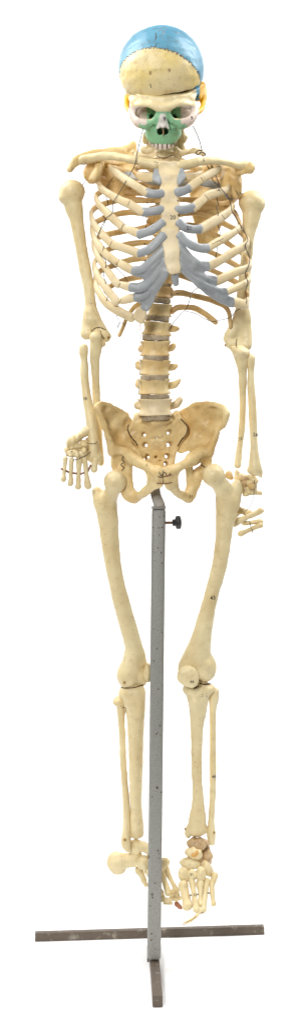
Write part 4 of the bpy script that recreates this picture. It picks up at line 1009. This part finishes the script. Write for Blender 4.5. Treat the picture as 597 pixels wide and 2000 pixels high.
# ---- cracks, pen marks, saw seams and sacroiliac gaps, laid on whatever surface they cross
ALLV = []; ALLF = []
for o in list(bpy.data.objects):
    if o.type == 'MESH' and o.name in WLOC and o.parent is not None and not o.name.startswith(('wire', 'ink')):
        b0 = len(ALLV); off = Vector(WLOC[o.name]) if abs(WLOC[o.name][2]) < 10 else Vector(WLOC[o.name])
        ALLV += [Vector(v.co) + off for v in o.data.vertices]; ALLF += [[i + b0 for i in p.vertices] for p in o.data.polygons]
BV = BVHTree.FromPolygons(ALLV, ALLF); EYE = Vector((0, -D / 1000, H / 1000))
def stroke(pts, r=0.7, mat=None, name='surface_crack', parent=None, sink=0.2):
    P = cr([(a, b_, 0) for a, b_ in pts], step=2.5); out = []
    for q in P:
        d = (Vector(W(q[0], q[1], 0) / 1000) - EYE).normalized(); h = BV.ray_cast(EYE, d)
        if h[0] is not None: out.append(h[0] * 1000 + d * sink)
    if len(out) < 2: return
    V = []; F = []; P = np.array([list(v) for v in out]); T = np.gradient(P, axis=0); T /= np.linalg.norm(T, axis=1)[:, None] + 1e-9
    for i, p in enumerate(P):
        o = np.cross(T[i], [0.1, -1, 0.1]); o /= np.linalg.norm(o) + 1e-9; u = np.cross(T[i], o); rr0 = r * (0.45 if i in (0, len(P) - 1) else 1) * random.uniform(.8, 1.2)
        for k in range(6):
            th = k * math.pi / 3; V.append(p + (o * math.cos(th) + u * math.sin(th)) * rr0)
    n = len(P)
    for i in range(n - 1):
        for k in range(6): F.append((i * 6 + k, i * 6 + (k + 1) % 6, (i + 1) * 6 + (k + 1) % 6, (i + 1) * 6 + k))
    return link(name, V, F, mat or SEAM, parent or SK)
for pts, r in (([(251, 829), (250, 839), (253, 848), (259, 857), (265, 864), (269, 871)], 1.5), ([(352, 818), (360, 826), (366, 836), (362, 850), (354, 859), (346, 872)], 1.5)):
    stroke(pts, r, SEAM, 'joint_gap')
for pts, r in (([(303, 64), (305, 70), (302, 80)], .9), ([(306, 84), (303, 92)], .7), ([(308, 62), (314, 58), (320, 62), (316, 68), (310, 70)], .6), ([(336, 60), (345, 64), (352, 62)], .5), ([(306, 57), (318, 54), (330, 57)], .4), ([(318, 72), (322, 80)], .4)):
    stroke(pts, r, COPPER if r < .7 else SEAM, 'crown_mark')
for pts in ([(254, 391), (249, 402)], [(241, 437), (236, 449)], [(219, 470), (214, 484)], [(233, 506), (227, 520)], [(236, 552), (231, 562)], [(238, 582), (232, 594)], [(261, 612), (256, 624)],
            [(391, 345), (397, 355)], [(398, 379), (407, 390)], [(431, 418), (440, 430)], [(461, 446), (468, 460)], [(484, 545), (482, 554)]):
    stroke(pts, .55, SEAM, 'saw_seam', None, .1)
for x, y_ in ((288, 396), (286, 424), (285, 443), (283, 476), (283, 509), (348, 420), (347, 392)): stroke([(x - 1.5, y_), (x + 1.5, y_ + .5)], 1.6, SEAM, 'rib_hole')
for pts in ([(343, 573), (349, 574)], [(338, 536), (345, 535)], [(427, 470), (434, 472)], [(413, 477), (437, 465)]): stroke(pts, .5, INK, 'pen_mark')
for pts in ([(307, 931), (315, 932), (325, 930), (336, 927)], [(305, 944), (316, 944.5), (328, 944), (336, 942)]): stroke(pts, 1.3, COPPER, 'pelvis_wire', None, -.6)
stroke([(310, 921), (315, 929), (321, 922), (327, 930), (333, 923)], .8, WIRE, 'pelvis_wire', None, -.5)
for x, y_, sz in ((243, 1333, 3), (418, 1324, 3), (362, 1619, 2.6), (417, 1626, 2.4), (440, 674, 3), (211, 659, 2.6), (244, 1640, 3)):
    dr = (Vector(W(x, y_, 0) / 1000) - EYE).normalized(); h = BV.ray_cast(EYE, dr)
    if h[0] is None: continue
    p = np.array(list(h[0])) * 1000; n_ = np.array(list(h[1])); n_ = -n_ if n_.dot(np.array(list(dr))) > 0 else n_
    V, F = lathe(p - n_ * 2, p + n_ * 2.5, [(0, sz * .6), (.5, sz * .6), (.55, sz), (.9, sz), (1, sz * .5)], 10)
    link('screw', V, F, BRASS, SK)
for pts, r in (([(303, 303), (312, 307), (322, 308), (338, 303)], .9), ([(300, 316), (310, 317.5)], .6), ([(232, 1341), (245, 1344), (262, 1343), (280, 1337)], 1.3), ([(388, 1334), (400, 1337), (418, 1334)], 1.6), ([(378, 1345), (388, 1340)], 1.4), ([(238, 1384), (245, 1382), (247, 1392)], .8), ([(207, 645), (196, 640), (186, 641), (178, 648)], 1.0), ([(205, 662), (199, 655), (196, 646)], .9), ([(462, 662), (460, 672), (462, 680)], .9), ([(317.5, 918), (319, 930), (318, 942), (320, 950)], .7)):
    stroke(pts, r, SEAM, 'joint_gap')
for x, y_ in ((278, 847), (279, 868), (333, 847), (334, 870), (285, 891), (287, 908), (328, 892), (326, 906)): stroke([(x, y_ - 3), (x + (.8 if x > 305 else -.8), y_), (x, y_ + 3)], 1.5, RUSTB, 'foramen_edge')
# dirt pits on the knees, femurs and sternum
random.seed(11)
for n, x0, y0, x1, y1 in ((10, 175, 585, 188, 620), (7, 186, 970, 205, 1000), (6, 245, 1150, 262, 1290), (8, 380, 1345, 415, 1365), (6, 405, 915, 420, 945), (5, 200, 1000, 225, 1100), (6, 370, 1300, 410, 1330), (5, 250, 1380, 275, 1560), (5, 378, 1420, 390, 1560)):
    for _ in range(n):
        x, y_ = random.uniform(x0, x1), random.uniform(y0, y1); stroke([(x, y_), (x + random.uniform(.8, 2), y_ + random.uniform(-1.5, 1.5))], random.uniform(.3, .6), SEAM, 'dirt_pit')
# small chips in the post paint
for x, y_ in ((311, 1008), (309, 1030), (310, 1044), (314, 1078), (315, 1098), (299, 1228), (300, 1290), (308, 1345), (312, 1416), (308, 1430), (313, 1434), (305, 1432), (314, 1546), (310, 1675), (296, 1745), (298, 1752), (293, 1768), (296, 1822), (295, 1835)):
    o = stroke([(x, y_), (x + random.uniform(-1, 2.5), y_ + random.uniform(1, 4))], random.uniform(1.0, 1.9), SEAM, 'paint_chip', pole)

# world root of everything that hangs: nothing further
n_top = [o.name for o in bpy.data.objects if o.parent is None]
print('objects', len(bpy.data.objects), 'top', n_top)
